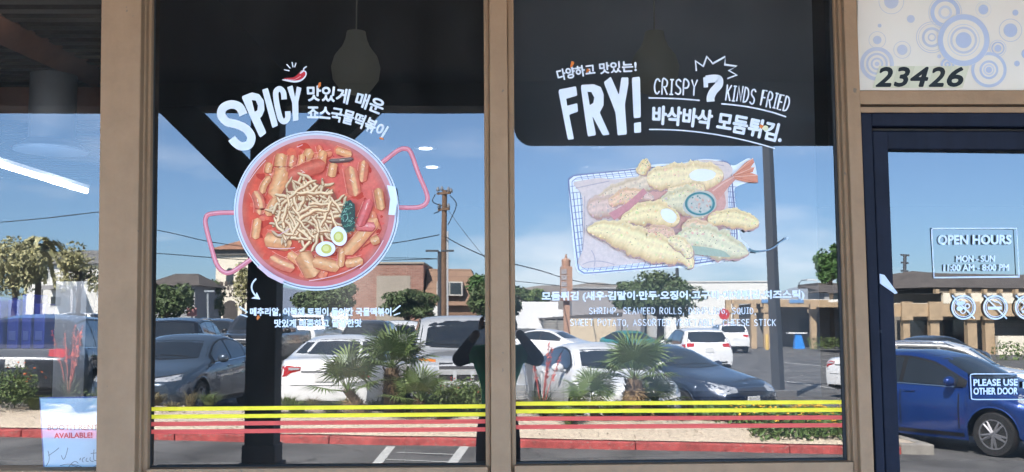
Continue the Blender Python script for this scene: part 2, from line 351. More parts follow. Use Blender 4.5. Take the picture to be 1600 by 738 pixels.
# glass
GM = glass_mat("shop_glass", GLASS_R, (.17,.178,.18))
GM_CLEAR = glass_mat("clear_shop_glass", GLASS_R, (.74,.76,.77))
def pane(name, pts, y=0.0, par=None, m=None):
    m = m or GM
    p = [F(*q, y) for q in pts]
    return build(name, MB().add(p, [(0,1,2,3)]), m, par or bld)
pane("window_pane", [(-70,845),(170,845),(170,-95),(-70,-95)], m=GM_CLEAR)
pane("window_pane", [(222,745),(764,745),(764,-95),(222,-95)])
pane("window_pane", [(798,745),(1334,745),(1316,-95),(798,-95)], m=glass_mat("right_shop_glass", GLASS_R, (.255,.262,.268)))
# door
def door_piece(name, q, y0, m=navy, y1=.05, par=None):
    q0 = [F(*p, y0) for p in q]; q1 = [Vector((p.x, y1, p.z)) for p in q0]
    return build(name, MB().hull8(q0, q1), m, par or bld, bevel=.004)
door_piece("door_frame", [(1374,860),(1388,860),(1362,176.5),(1344.5,176.5)], -.05)
door_piece("door_frame", [(1362,197),(1760,199),(1760,176.5),(1362,176.5)], -.05)
door_piece("gasket", [(1362,205),(1760,206),(1760,197),(1362,197)], -.005, black_gasket)
DOOR = door_piece("door", [(1388.5,860),(1412,860),(1387,205),(1363,205)], -.03)
door_piece("rail", [(1387,233),(1760,235),(1760,205.5),(1386,205)], -.03, par=DOOR)
door_piece("gasket", [(1386.5,235),(1760,237),(1760,233.2),(1386.5,233.2)], -.008, black_gasket, par=DOOR)
dp = [F(1400,860,.004), F(1760,860,.004), F(1760,225,.004), F(1380,225,.004)]; TH = math.tan(R_(1.28))
build("door_pane", MB().add([Vector((p.x, .004+(p.x-dp[0].x)*TH, p.z)) for p in dp], [(0,1,2,3)]), GM, DOOR)   # hangs a little open
DS = 85                                              # so its mirror image is shifted

# ------------------------------------------------------------------ interior
dark_wall = mat("interior_dark_wall", (.03,.03,.031), .9)
grey_wall = mat("interior_grey_wall", (.30,.33,.37), .9, var=.06)
brown_wood = mat("brown_beam", (.09,.04,.024), .7, var=.3)
XP, XQ = F(190,300).x, F(1345,300).x
struct(build("interior_floor", MB().span((-9, .22, -.2), (9, 9, 0)), mat("floor_tile", (.10,.095,.09), .5)))
struct(build("interior_wall", MB().span((-9, 8.8, 0), (9, 9, 4.1)).span((-9.2, .22, 0), (-9, 9, 4.1)).span((9, .22, 0), (9.2, 9, 4.1)), dark_wall))
struct(build("interior_wall", MB().span((XP-.05, .12, 0), (XP+.05, 8.8, 4.1)), dark_wall))
struct(build("interior_wall", MB().span((F(781,0).x-.04, .12, 0), (F(781,0).x+.04, 8.8, 2.998)), dark_wall))
xm = F(781,0).x
struct(build("interior_ceiling", MB().span((XP+.06, .22, 3.0), (xm, 8.8, 3.1)), dark_wall))
struct(build("interior_ceiling", MB().span((xm+.001, .22, 3.0), (8.9, 8.8, 3.1)), dark_wall))
# pale mesh roller shade hung behind the right-hand window, stopping above its sill
def atd(px, py, y): return F(px, py, y)
msh = mat("roller_mesh", (.76,.80,.85), .9, var=.03, alpha=.88)
t = thing("roller_shade", "pale mesh roller shade hanging inside the fried food window", "blind", F(1045, 611, .34))
a, b = F(790, 611, .34), F(1283, 611, .34); build("mesh", MB().span((a.x, .338, a.z), (b.x, .341, 2.93)), msh, t); build("hem_bar", MB().span((a.x, .334, a.z-.02), (b.x, .345, a.z-.001)), grey_wall, t); build("roller", MB().lathe([(.03,a.x),(.03,b.x)], (0, .34, 2.96), 'x', 16), grey_wall, t, smooth=40)
# ribbed ceiling, beam, duct and tube light of the left-hand shop
struct(build("interior_ceiling", (lambda m_: [m_.span((-8.9, .5+.16*i, 3.30), (XP-.06, .58+.16*i, 3.34)) for i in range(50)] and m_.span((-8.9, .22, 3.341), (XP-.06, 8.8, 3.40)))(MB()), mat("ribbed_deck", (.022,.018,.015), .7)))
B0 = F(-40,20,2.0); B1 = F(150,112,3.4)
tag(build("ceiling_beam", MB().tube([B0, B1], .11, 4), brown_wood), "brown timber beam slanting under the ribbed ceiling of the left-hand shop", "beam")
hz = F(80,150,3.6)
tag(build("ceiling_beam", MB().span((-8.9, 3.55, hz.z-.14), (XP-.06, 3.75, hz.z+.05)), brown_wood), "brown timber beam running level across the back of the left-hand shop", "beam")
c0 = F(80,237,2.1)
dd = thing("ceiling_diffuser", "round grey ceiling diffuser under a pipe in the left-hand shop window", "diffuser", (c0.x, 2.1, c0.z))
gmet = mat("grey_metal", (.10,.105,.115), .5, .3)
build("duct", MB().lathe([(.12,.06),(.12,.42)], c0, n=28), mat("duct_metal", (.028,.03,.034), .6), dd, smooth=40)
build("dish", MB().lathe([(.19,0),(.19,.012),(.12,.06)], c0, n=36), mat("dish_metal", (.03,.045,.07), .5, .2), dd, smooth=40)
L0, L1 = F(-60,238,1.5), F(137,299,1.9)
fl = thing("tube_light", "lit white fluorescent tube light hanging in the left-hand shop", "light", (L0+L1)/2)
build("tube", MB().tube([L0, L1], .0145, 10), mat("lamp_tube", (1,.98,.95), .5, emit=.25, var=0), fl)
for q in (.25, .75):
    pl = bpy.data.lights.new("tube_glow", 'POINT'); pl.energy = 2.0; pl.shadow_soft_size = .06; po = bpy.data.objects.new("tube_glow", pl); COL.objects.link(po); po.parent = fl; po.location = (L1-L0)*(q-.5)-Vector((0,0,.05))
build("housing", MB().tube([L0+Vector((0,.02,.03)), L1+Vector((0,.02,.03))], .016, 4), mat("fitting_metal", (.10,.10,.10), .6), fl)
blue_box = mat("blue_carton", (.018,.035,.26), .5, var=.25)
shelf_w = mat("shelf_white", (.16,.165,.18), .6)
g = "blue cartons on the shelf of the left-hand shop"
sh = F(40,545,2.4); tag(build("shelf", MB().span((sh.x-.75, 2.2, sh.z-.05), (sh.x+.27, 2.62, sh.z)), shelf_w), "pale shelf with blue cartons inside the left-hand window", "shelf")
cart = [(2,495,12,50,"blue carton at the left end of the lower row on the shelf"),(27,495,17,44,"narrow tall blue carton second in the row on the shelf"),(48,492,15,52,"blue carton third in the row on the shelf"),(68,500,17,42,"shorter blue carton fourth in the row on the shelf")]
for i, (px, py, w, h, lb) in enumerate(cart):
    a, b = F(px-w*.62, 544.5, 2.35), F(px+w*.55, py-h*.6, 2.35)
    t = thing("carton", lb, "carton", ((a.x+b.x)/2, 2.42, sh.z+.001), group=g)
    build("box", MB().span((a.x, 2.3, sh.z+.002), (b.x, 2.5, b.z)), blue_box, t, bevel=.004)
    build("print_panel", MB().span((a.x+.012, 2.297, sh.z+.05), (b.x-.012, 2.2995, sh.z+.10)), mat("carton_print", (.06,.09,.32), .5), t)
a, b = F(82,600,2.05), F(136,440,2.05); tag(build("box_body", MB().span((a.x, 2.05, 0), (b.x, 2.16, b.z)), mat("pale_haze_box", (.20,.22,.26), .6)), "tall pale box added as haze beside the blue cartons inside the left-hand window", "box_body")  # pale upright box added to show as a hazy patch in the pane
# pendant globe lamps (unlit, faint glow added to shade and cord) behind both big windows and small ceiling spots
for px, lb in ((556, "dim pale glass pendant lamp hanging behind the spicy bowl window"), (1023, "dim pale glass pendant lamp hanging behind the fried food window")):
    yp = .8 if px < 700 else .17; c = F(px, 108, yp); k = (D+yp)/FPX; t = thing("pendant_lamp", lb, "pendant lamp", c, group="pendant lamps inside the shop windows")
    m_ = mat("pendant_glow" if px < 700 else "pendant_glow_dim", (.40,.38,.30), .5, var=0, emit=.024 if px < 700 else .012)
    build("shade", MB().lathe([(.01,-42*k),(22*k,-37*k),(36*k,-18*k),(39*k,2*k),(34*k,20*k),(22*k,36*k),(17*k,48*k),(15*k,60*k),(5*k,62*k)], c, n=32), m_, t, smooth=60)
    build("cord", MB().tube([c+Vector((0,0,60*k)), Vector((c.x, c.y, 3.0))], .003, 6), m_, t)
for i, (px, py, lb) in enumerate(((665,233,"lit ceiling spot, higher of two over the bowl window"),(675,262,"lit ceiling spot, lower of two over the bowl window"),(934,232,"lit ceiling spot, higher of two over the fried food window"),(918,262,"lit ceiling spot, lower of two over the fried food window"))):
    r = ray(px, py); k = (2.985-HC)/r.z; c = Vector((r.x*k, r.y*k-D, 2.985))
    t = thing("ceiling_spot", lb, "spotlight", c, group="small lit spots on the shop ceiling")
    build("lens", MB().lathe([(.05,0),(.05,.006)], c, n=20), mat("spot_lens", (1,1,1), .5, emit=1.6, var=0), t)
    build("rim", MB().lathe([(.052,.006),(.085,.001),(.088,.012)], c, n=20), mat("spot_rim", (.6,.6,.6), .4), t)
    pl = bpy.data.lights.new("spot_light", 'SPOT'); pl.spot_size = R_(150); pl.spot_blend = 1; pl.energy = 20 if i > 1 else 50; pl.shadow_soft_size = .05; pl.color = (1, .97, .92); po = bpy.data.objects.new("spot_light", pl); COL.objects.link(po); po.parent = t; po.location = (0, 0, -.12)
# ------------------------------------------------------------------ flat printing on the glass (vinyl decals), drawn in picture pixels on the shopfront plane
class Print:
    def __init__(s, y=-.0015): s.v = []; s.f = []; s.c = []; s.y = y; s.k = 0
    def poly(s, pts, col, cols=None):
        y = s.y - s.k*1.6e-5; s.k += 1; b = len(s.v)
        for q in pts: s.v.append(tuple(F(q[0], q[1], y)))
        s.f.append(tuple(range(b, b+len(pts)))); s.c.append([cols[i] if cols else col for i in range(len(pts))]); return s
    def strip(s, L, R, col, cols=None):              # quads between two edge lines on one layer
        y = s.y - s.k*1.6e-5; s.k += 1; b = len(s.v); n = len(L)
        for q in L: s.v.append(tuple(F(q[0], q[1], y)))
        for q in R: s.v.append(tuple(F(q[0], q[1], y)))
        for i in range(n-1):
            s.f.append((b+i, b+i+1, b+n+i+1, b+n+i)); s.c.append([cols[i], cols[i+1], cols[i+1], cols[i]] if cols else [col]*4)
        return s
    def ellipse(s, cx, cy, rx, ry, col, n=48, rot=0, wob=0, seed=0):
        rd = random.Random(seed); ph = [rd.uniform(0, 6.28) for _ in range(4)]
        P = []
        for i in range(n):
            a = 2*PI*i/n; w = 1 + wob*(math.sin(3*a+ph[0])*.5 + math.sin(5*a+ph[1])*.35 + math.sin(9*a+ph[2])*.25 + math.sin(14*a+ph[3])*.15)
            x, y = rx*w*math.cos(a), ry*w*math.sin(a); P.append((cx+x*math.cos(rot)-y*math.sin(rot), cy+x*math.sin(rot)+y*math.cos(rot)))
        return s.poly(P, col)
    def ring(s, cx, cy, r0, r1, col, n=64, ry=1.0, cols=None):   # r0 < r1
        A = [(cx+r0*math.cos(2*PI*i/n), cy+r0*ry*math.sin(2*PI*i/n)) for i in range(n+1)]; B = [(cx+r1*math.cos(2*PI*i/n), cy+r1*ry*math.sin(2*PI*i/n)) for i in range(n+1)]
        return s.strip(A, B, col, cols)
    def stroke(s, pts, w, col, round_=True, taper=None):
        n = len(pts); L = []; Rr = []
        for i, p in enumerate(pts):
            a = pts[max(i-1, 0)]; b = pts[min(i+1, n-1)]; t = (b[0]-a[0], b[1]-a[1]); l = math.hypot(*t) or 1; nx, ny = -t[1]/l, t[0]/l
            ww = (taper[i] if taper else w)/2
            if 0 < i < n-1:
                t1 = (p[0]-a[0], p[1]-a[1]); l1 = math.hypot(*t1) or 1; c = abs((-t1[1]/l1)*nx + (t1[0]/l1)*ny); ww /= max(c, .6)
            L.append((p[0]+nx*ww, p[1]+ny*ww)); Rr.append((p[0]-nx*ww, p[1]-ny*ww))
        s.strip(L, Rr, col)
        if round_:                                    # half-round ends, on the same layer and beside the strip
            y = s.y - (s.k-1)*1.6e-5
            for e, (i, j) in ((0, (0, 1)), (1, (n-1, n-2))):
                p = pts[i]; q = pts[j]; a0 = math.atan2(p[1]-q[1], p[0]-q[0]); r = (taper[i] if taper else w)/2; b = len(s.v)
                for k in range(7):
                    a = a0 - PI/2 + PI*k/6; s.v.append(tuple(F(p[0]+r*math.cos(a), p[1]+r*math.sin(a), y)))
                s.f.append(tuple(range(b, b+7))); s.c.append([col]*7)
        return s
    def grid(s, rows):                               # rows of (point, colour); neighbours blend
        y = s.y - s.k*1.6e-5; s.k += 1; b = len(s.v); n = len(rows[0])
        for r in rows:
            for q, c in r: s.v.append(tuple(F(q[0], q[1], y)))
        for i in range(len(rows)-1):
            for j in range(n-1):
                s.f.append((b+i*n+j, b+i*n+j+1, b+(i+1)*n+j+1, b+(i+1)*n+j)); s.c.append([rows[i][j][1], rows[i][j+1][1], rows[i+1][j+1][1], rows[i+1][j][1]])
        return s
    def rope(s, C, ws, prof, rd=None, jit=0, edge=0, round_=5):   # path C, widths, colours across; ends rounded
        n = len(C); rows = [[] for _ in prof]; m_ = len(prof)
        for i, p in enumerate(C):
            a = C[max(i-1, 0)]; b = C[min(i+1, n-1)]; l = math.hypot(b[0]-a[0], b[1]-a[1]) or 1; nx, ny = -(b[1]-a[1])/l, (b[0]-a[0])/l
            if ny > 0: nx, ny = -nx, -ny             # first colour always on the lower side
            e = math.sqrt(max(.04, 1-abs(2*i/(n-1)-1)**round_)); w = (ws[i] if isinstance(ws, list) else ws)/2*e
            for k, c in enumerate(prof):
                u = 2*k/(m_-1)-1; wob = 1+(rd.uniform(-edge, edge) if rd and k in (0, m_-1) else 0); f = 1+(rd.uniform(-jit, jit) if rd else 0)
                rows[k].append(((p[0]+nx*w*u*wob, p[1]+ny*w*u*wob), tuple(min(255, q*f) for q in c)))
        return s.grid(rows)
    def capsule(s, a, b, w, base, edge, lite, bend=0, rd=random):
        dx, dy = b[0]-a[0], b[1]-a[1]; l = math.hypot(dx, dy) or 1; nx, ny = -dy/l, dx/l; a = (a[0]-dx/l*w*.3, a[1]-dy/l*w*.3); b = (b[0]+dx/l*w*.3, b[1]+dy/l*w*.3); dx, dy = b[0]-a[0], b[1]-a[1]
        C = [(a[0]+dx*t+nx*4*t*(1-t)*bend, a[1]+dy*t+ny*4*t*(1-t)*bend) for t in [i/11 for i in range(12)]]
        mid = tuple((base[i]*2+edge[i])/3 for i in range(3)); hl = tuple(min(255, lite[i]+26) for i in range(3))
        s.rope([(x+.7, y+1.1) for x, y in C], w+1.6, [edge]*3); s.rope(C, w, [mid, base, base, lite, lite, base, mid], rd, .05, .07, 14)
        s.stroke([(x+(.4-nx*0), y-w*.62) if abs(dx) > abs(dy) else (x-w*.60, y) for x, y in C[1:-1]], .9, (238,150,128))
        for _ in range(2):
            i = rd.randrange(2, 8); s.stroke([(C[i][0]+nx*w*rd.uniform(-.2,.2), C[i][1]+ny*w*rd.uniform(-.2,.2)), (C[i+1][0]+nx*w*rd.uniform(-.2,.2), C[i+1][1]+ny*w*rd.uniform(-.2,.2))], .8, (244,218,196))
        return s
    def build(s, name, m, parent=None, label=None):
        me = bpy.data.meshes.new(name); o = bpy.data.objects.new(name, me); w = Vector((0,0,0))
        if parent is not None: o.parent = parent; w = world_loc(parent)
        else:
            A = np.array(s.v); w = Vector(((A[:,0].min()+A[:,0].max())/2, s.y, A[:,2].min())); o.location = w
        me.from_pydata([(a-w.x, b-w.y, c-w.z) for a, b, c in s.v], [], s.f); me.update()
        at = me.color_attributes.new("Col", 'FLOAT_COLOR', 'CORNER'); flat = []
        for c in s.c:
            for q in c: flat += [*lin(q), 1]
        at.data.foreach_set("color", flat); me.materials.append(m); COL.objects.link(o)
        if label: o["label"] = label
        return o
VIN = print_mat("vinyl_print", .035, 25)
FOOD = print_mat("food_print", .10, 95)
WHITE = (226, 230, 238)
def bez(p0, p1, p2, n=10):
    return [((1-t)**2*p0[0]+2*t*(1-t)*p1[0]+t*t*p2[0], (1-t)**2*p0[1]+2*t*(1-t)*p1[1]+t*t*p2[1]) for t in [i/n for i in range(n+1)]]
def smooth_poly(pts, r=.18):                          # rounded corners
    out = []; n = len(pts)
    for i in range(n):
        a, p, b = pts[i-1], pts[i], pts[(i+1) % n]
        p0 = (p[0]+(a[0]-p[0])*r, p[1]+(a[1]-p[1])*r); p2 = (p[0]+(b[0]-p[0])*r, p[1]+(b[1]-p[1])*r); out += bez(p0, p, p2, 4)
    return out
def cat(pts, n=6, closed=False):                      # Catmull-Rom through the points
    P = list(pts); N = len(P); out = []
    for i in range(N if closed else N-1):
        g = (lambda k: P[k % N]) if closed else (lambda k: P[max(0, min(N-1, k))])
        a, b, c, d = g(i-1), g(i), g(i+1), g(i+2)
        for j in range(n):
            t = j/n; out.append(tuple(.5*((2*b[k])+(c[k]-a[k])*t+(2*a[k]-5*b[k]+4*c[k]-d[k])*t*t+(3*b[k]-a[k]-3*c[k]+d[k])*t**3) for k in (0, 1)))
    if not closed: out.append(tuple(P[-1]))
    return out
_T = {}
def glyphs(s, shear=0, space=1.0):
    key = (s, shear, space)
    if key not in _T:
        c = bpy.data.curves.new("lettering", 'FONT'); c.body = s; c.size = 1; c.shear = shear; c.space_character = space; c.resolution_u = 4
        o = bpy.data.objects.new("lettering", c); COL.objects.link(o); bpy.context.view_layer.update()
        me = bpy.data.meshes.new_from_object(o.evaluated_get(bpy.context.evaluated_depsgraph_get()))
        v = [(q.co.x, q.co.y) for q in me.vertices]; f = [tuple(p.vertices) for p in me.polygons]
        bpy.data.objects.remove(o); bpy.data.curves.remove(c); bpy.data.meshes.remove(me); _T[key] = (v, f)
    return _T[key]
def text(pr, s, p0, p2, h, col, p1=None, bold=0, shear=0, space=1.0, up0=None, capbox=None):
    # sets the string between two baseline points (an optional middle point bends the line); h in px
    v, f = glyphs(s, shear, space); A = np.array(v); lo, hi = A.min(0), A.max(0)
    if capbox: lo[1], hi[1] = capbox
    c1 = (2*p1[0]-(p0[0]+p2[0])/2, 2*p1[1]-(p0[1]+p2[1])/2) if p1 else ((p0[0]+p2[0])/2, (p0[1]+p2[1])/2)
    def mp_(x, y):
        t = (x-lo[0])/(hi[0]-lo[0]); u = (y-lo[1])/(hi[1]-lo[1])*h
        b = ((1-t)**2*p0[0]+2*t*(1-t)*c1[0]+t*t*p2[0], (1-t)**2*p0[1]+2*t*(1-t)*c1[1]+t*t*p2[1])
        d_ = ((1-t)*(c1[0]-p0[0])+t*(p2[0]-c1[0]), (1-t)*(c1[1]-p0[1])+t*(p2[1]-c1[1])); l = math.hypot(*d_)
        return b[0]+d_[1]/l*u, b[1]-d_[0]/l*u
    Q = [mp_(*q) for q in v]
    offs = [(0, 0)] + ([(bold*math.cos(k*PI/4), bold*math.sin(k*PI/4)) for k in range(8)] if bold else [])
    for ox, oy in offs:
        y = pr.y - pr.k*1.6e-5; pr.k += 1; b = len(pr.v)
        for q in Q: pr.v.append(tuple(F(q[0]+ox, q[1]+oy, y)))
        for fc in f: pr.f.append(tuple(i+b for i in fc)); pr.c.append([col]*len(fc))
    return pr
# hand-lettered capitals as strokes in a unit box (x right, y down)
HAND = {'A':[[(0,1),(.5,0),(1,1)],[(.2,.65),(.82,.65)]],'B':[[(0,0),(0,1)],[(0,0),(.7,.05),(.8,.25),(.6,.45),(0,.48)],[(.1,.48),(.9,.55),(.95,.8),(.7,1),(0,1)]],
'C':[[(.95,.15),(.6,0),(.2,.12),(0,.5),(.2,.88),(.6,1),(.95,.85)]],'D':[[(0,0),(0,1)],[(0,0),(.6,.08),(.95,.45),(.7,.9),(0,1)]],'E':[[(.9,0),(0,0),(0,1),(.9,1)],[(0,.48),(.75,.48)]],
'F':[[(.9,0),(0,0),(0,1)],[(0,.48),(.75,.48)]],'G':[[(.95,.15),(.6,0),(.2,.12),(0,.5),(.2,.88),(.6,1),(.95,.85),(.95,.55),(.55,.55)]],'H':[[(0,0),(0,1)],[(.95,0),(.95,1)],[(0,.5),(.95,.5)]],
'I':[[(.5,0),(.5,1)],[(.05,0),(.95,0)],[(.05,1),(.95,1)]],'K':[[(0,0),(0,1)],[(.9,0),(.05,.55)],[(.25,.42),(.95,1)]],'L':[[(0,0),(0,1),(.9,1)]],'M':[[(0,1),(.1,0),(.5,.6),(.9,0),(1,1)]],
'N':[[(0,1),(0,0),(.95,1),(.95,0)]],'O':[[(.5,0),(.1,.2),(0,.55),(.2,.92),(.5,1),(.85,.88),(1,.5),(.85,.12),(.5,0)]],'P':[[(0,1),(0,0),(.7,.05),(.95,.28),(.7,.52),(0,.55)]],
'Q':[[(.5,0),(.1,.2),(0,.55),(.2,.92),(.5,1),(.85,.88),(1,.5),(.85,.12),(.5,0)],[(.6,.75),(1,1.08)]],'R':[[(0,1),(0,0),(.7,.05),(.9,.25),(.7,.48),(0,.52)],[(.35,.52),(.95,1)]],
'S':[[(.9,.12),(.55,0),(.1,.1),(.1,.35),(.5,.5),(.9,.65),(.9,.9),(.5,1),(.05,.9)]],'T':[[(0,0),(1,0)],[(.5,0),(.5,1)]],'U':[[(0,0),(0,.75),(.25,1),(.7,1),(.95,.75),(.95,0)]],
'V':[[(0,0),(.5,1),(1,0)]],'W':[[(0,0),(.2,1),(.5,.35),(.8,1),(1,0)]],'Y':[[(0,0),(.5,.5),(1,0)],[(.5,.5),(.5,1)]],',':[[(.4,.95),(.15,1.2)]]}
WD = {'I':.55,'M':1.25,'W':1.3,',':.3,' ':.55,'L':.85,'E':.85,'F':.85}
def hand(pr, s, p0, p2, h, w, col, p1=None, gap=.42, slant=0):
    tot = sum(WD.get(c, 1) for c in s) + gap*(len(s)-1); x = 0
    c1 = (2*p1[0]-(p0[0]+p2[0])/2, 2*p1[1]-(p0[1]+p2[1])/2) if p1 else ((p0[0]+p2[0])/2, (p0[1]+p2[1])/2)
    rd = random.Random(s)
    for c in s:
        wd = WD.get(c, 1); jy = rd.uniform(-.04, .04)
        for st in HAND.get(c, []):
            P = []
            for u, v in (cat(st, 4) if c in 'BCDGOPQRSU' else st):
                t = (x+u*wd)/tot; hh = (1-v+jy)*h
                b = ((1-t)**2*p0[0]+2*t*(1-t)*c1[0]+t*t*p2[0], (1-t)**2*p0[1]+2*t*(1-t)*c1[1]+t*t*p2[1])
                d_ = ((1-t)*(c1[0]-p0[0])+t*(p2[0]-c1[0]), (1-t)*(c1[1]-p0[1])+t*(p2[1]-c1[1])); l = math.hypot(*d_)
                P.append((b[0]+d_[1]/l*hh+slant*hh, b[1]-d_[0]/l*hh))
            pr.stroke(P, w, col)
        x += wd + gap
    return pr
def Z(sx, ox, oy): return lambda pts: [(ox+x/sx, oy+y/sx) for x, y in pts]

# --- stripes along the bottom of the two windows
YEL, RED = (248, 222, 50), (222, 86, 76)
for (x0, x1, ya, yb, where) in ((231, 758.5, (639.5,651.5,663,675), (635,647.5,658.5,671), "spicy bowl"), (805.5, 1325.5, (631,643,654.5,667.5), (628.5,640.5,652.5,664.5), "fried food")):
    for i in range(4):
        c = YEL if i < 2 else RED; p = Print(-.066 if False else -.0015 - .0)
        hh = 3.1 if i < 2 else 3.3
        p.strip([(x0, ya[i]-hh), ((x0+x1)/2, (ya[i]+yb[i])/2-hh), (x1, yb[i]-hh)], [(x0, ya[i]+hh), ((x0+x1)/2, (ya[i]+yb[i])/2+hh), (x1, yb[i]+hh)], c)
        nm = ["upper yellow", "lower yellow", "upper red", "lower red"][i]
        o = p.build("vinyl_stripe", VIN); tag(o, f"{nm} vinyl stripe low on the {where} window", "stripe", "vinyl stripes low on the windows")

# --- SPICY heading
z6 = Z(4.34, 320, 80)
t = thing("spicy_heading", "white lettering SPICY above the bowl print", "lettering", F(405, 235, 0))
p = Print(); p.stroke(cat(z6([(262,432),(235,380),(180,362),(125,385),(112,435),(150,480),(215,497),(275,525),(315,580),(298,635),(245,645),(205,620),(182,592)]), 6), 13.2, WHITE, round_=False); p.build("letter", VIN, t)
def poly_hole(out, hole, col, parent):               # outline with one hole, bridged
    p_ = Print(); i = min(range(len(out)), key=lambda k: (out[k][0]-hole[0][0])**2 + (out[k][1]-hole[0][1])**2)
    p_.poly(out[:i+1] + hole + [hole[0]] + out[i:], col); return p_.build("letter", VIN, parent)
poly_hole(smooth_poly(z6([(248,308),(320,280),(368,292),(400,335),(405,400),(388,440),(374,455),(418,555),(374,588),(305,440)]), .15), z6([(318,332),(338,412),(356,402),(360,370),(346,336)]), WHITE, t)
Print().poly(smooth_poly(z6([(388,262),(428,250),(497,505),(458,522)]), .1), WHITE).build("letter", VIN, t)
p = Print(); p.stroke(cat(z6([(538,328),(532,280),(508,256),(483,275),(484,330),(497,400),(515,462),(540,478),(562,455),(562,408)]), 6), 8.6, WHITE, round_=False); p.build("letter", VIN, t)
Print().poly(smooth_poly(z6([(558,245),(595,233),(612,315),(624,240),(656,250),(634,345),(636,470),(597,476),(592,350)]), .1), WHITE).build("letter", VIN, t)
t = thing("chilli_print", "small red chilli with white outline over the lettering SPICY", "print", F(463,128,0))
p = Print(); body = cat(z6([(535,185),(575,196),(618,200),(655,190),(680,165),(678,142),(652,138),(630,158),(600,178)]), 5, True)
p.poly([(463+(x-463)*1.14, 116+(y-116)*1.3) for x, y in body], WHITE).poly(body, (196,42,52)); p.stroke(cat(z6([(560,190),(610,192),(650,170)]), 4), .9, (235,160,165)).build("pod", VIN, t)
Print(-.0022).stroke(cat(z6([(648,150),(668,135),(672,118),(688,106)]), 5), 2.0, WHITE).build("stem", VIN, t)
for q in (((540,127),(571,133)), ((557,92),(578,115)), ((592,78),(598,107)), ((618,82),(610,107))):
    Print().stroke(z6(q), 1.7, WHITE).build("ray", VIN, t)
def lettering(name, label, fn, cat_="lettering"):
    p_ = Print(); fn(p_); return tag(p_.build(name, VIN), label, cat_)
lettering("korean_heading", "two curved white Korean lines right of the lettering SPICY", lambda p_: (text(p_, "맛있게 매운", (481,158), (594,180), 23, WHITE, (538,162), .85), text(p_, "죠스국물떡볶이", (481,187), (596,217), 21.5, WHITE, (541,193.5), .85)))
lettering("korean_caption", "two white Korean lines below the bowl print", lambda p_: (text(p_, "메추리알, 어묵채 토핑이 들어간 국물떡볶이", (391,494), (611,494), 12.6, WHITE, None, .55), text(p_, "맛있게 매콤하고 달달한맛", (429,511.5), (565,511), 12, WHITE, None, .55)))
lettering("tick_mark", "white tick strokes at the right end of the caption below the bowl", lambda p_: (p_.stroke([(614,487),(625,478)], 2.2, WHITE), p_.stroke([(616,492.5),(624.5,489.5)], 1.8, WHITE)), "print")
lettering("tick_mark", "white tick strokes at the left end of the caption below the bowl", lambda p_: (p_.stroke([(375,480),(386,488)], 2.2, WHITE), p_.stroke([(376,491.5),(386,495)], 1.8, WHITE)), "print")
lettering("arrow_print", "curved white arrow pointing from the bowl to its caption", lambda p_: (p_.stroke(bez((399.5,436.5),(386,449),(401,464)), 2.6, WHITE), p_.poly([(392.5,466.5),(406.5,468),(401,456.5),(399,463)], WHITE)), "print")
for i, (P, lb) in enumerate((([(498,129),(501.5,128.5),(501.5,135),(496,139)], "orange crumb print by the top Korean line right of SPICY"), ([(593,214),(599,216),(600,218.5),(592.5,217.5)], "orange crumb print at the end of the second Korean line"), ([(403,492),(406.5,496),(402,501),(400.8,497)], "orange crumb print under the caption on the dark post"),
                      ([(893,95),(898,98),(894,105),(890.5,106)], "tall orange crumb print above the first small Korean line"), ([(917,106.5),(922.5,110),(915.5,114.5)], "orange crumb print inside the first small Korean line over FRY"), ([(1188,194),(1194,197),(1190,202),(1186,198)], "orange and cream crumb print in the last Korean heading line"))):
    p = Print(-.0024); p.poly(smooth_poly(P, .2), (216,120,52))
    if i == 5: p.ellipse(1196, 200.5, 4.6, 4.2, (228,222,180), 20, wob=.08)
    tag(p.build("crumb_print", VIN), lb, "print", "orange crumb prints among the lettering")

# --- bowl of rice cakes
z5 = Z(2.636, 320, 190)
def zq(x, y): return (320+x/2.636, 190+y/2.636)
rd = random.Random(5)
t = thing("bowl_print", "round print of a pan of red rice cake stew with noodles and eggs", "print", F(494, 456, 0))
def handle(pts):
    p_ = Print(-.0012); q = cat(z5(pts), 7); p_.stroke(q, 7.0, (190,92,104)); p_.stroke(q, 5.8, (216,122,134)); p_.stroke([(x-.6, y-1.0) for x, y in q], 2.0, (236,168,176)); p_.build("handle", VIN, t)
handle([(715,180),(745,158),(795,120),(825,112),(848,128),(880,215),(915,300),(912,335),(885,352),(840,355),(790,354)])
handle([(135,376),(70,376),(20,382),(5,395),(4,430),(30,530),(50,590),(75,618),(105,622),(150,596),(200,560)])
cx, cy = zq(460, 368)
p = Print(-.0020); p.ring(cx, cy, 112, 129, (222,228,242), 96, .966)
p.ellipse(cx, cy, 126.8, 122.5, (96,104,124), 96); p.ellipse(cx-.3, cy-.4, 125.6, 121.2, (206,212,226), 96)
def rimcol(k0, k1, ph): return lambda a: tuple(k0[i]+(k1[i]-k0[i])*(.5+.5*math.cos(a-ph)) for i in range(3))
n = 96; f1 = rimcol((206,118,120), (216,178,186), -1.9)
p.ring(cx, cy, 104, 122.5, 0, n, .966, [f1(2*PI*i/n) for i in range(n+1)]); p.build("pan", VIN, t)
p = Print(-.0030)
def mott(x, y): return math.sin(x*.11+1.3*math.sin(y*.07))*.5+math.sin(y*.17+1.7*math.sin(x*.09)+2)*.35+math.sin((x+y)*.31+2*math.sin((x-y)*.13))*.3
rows = []
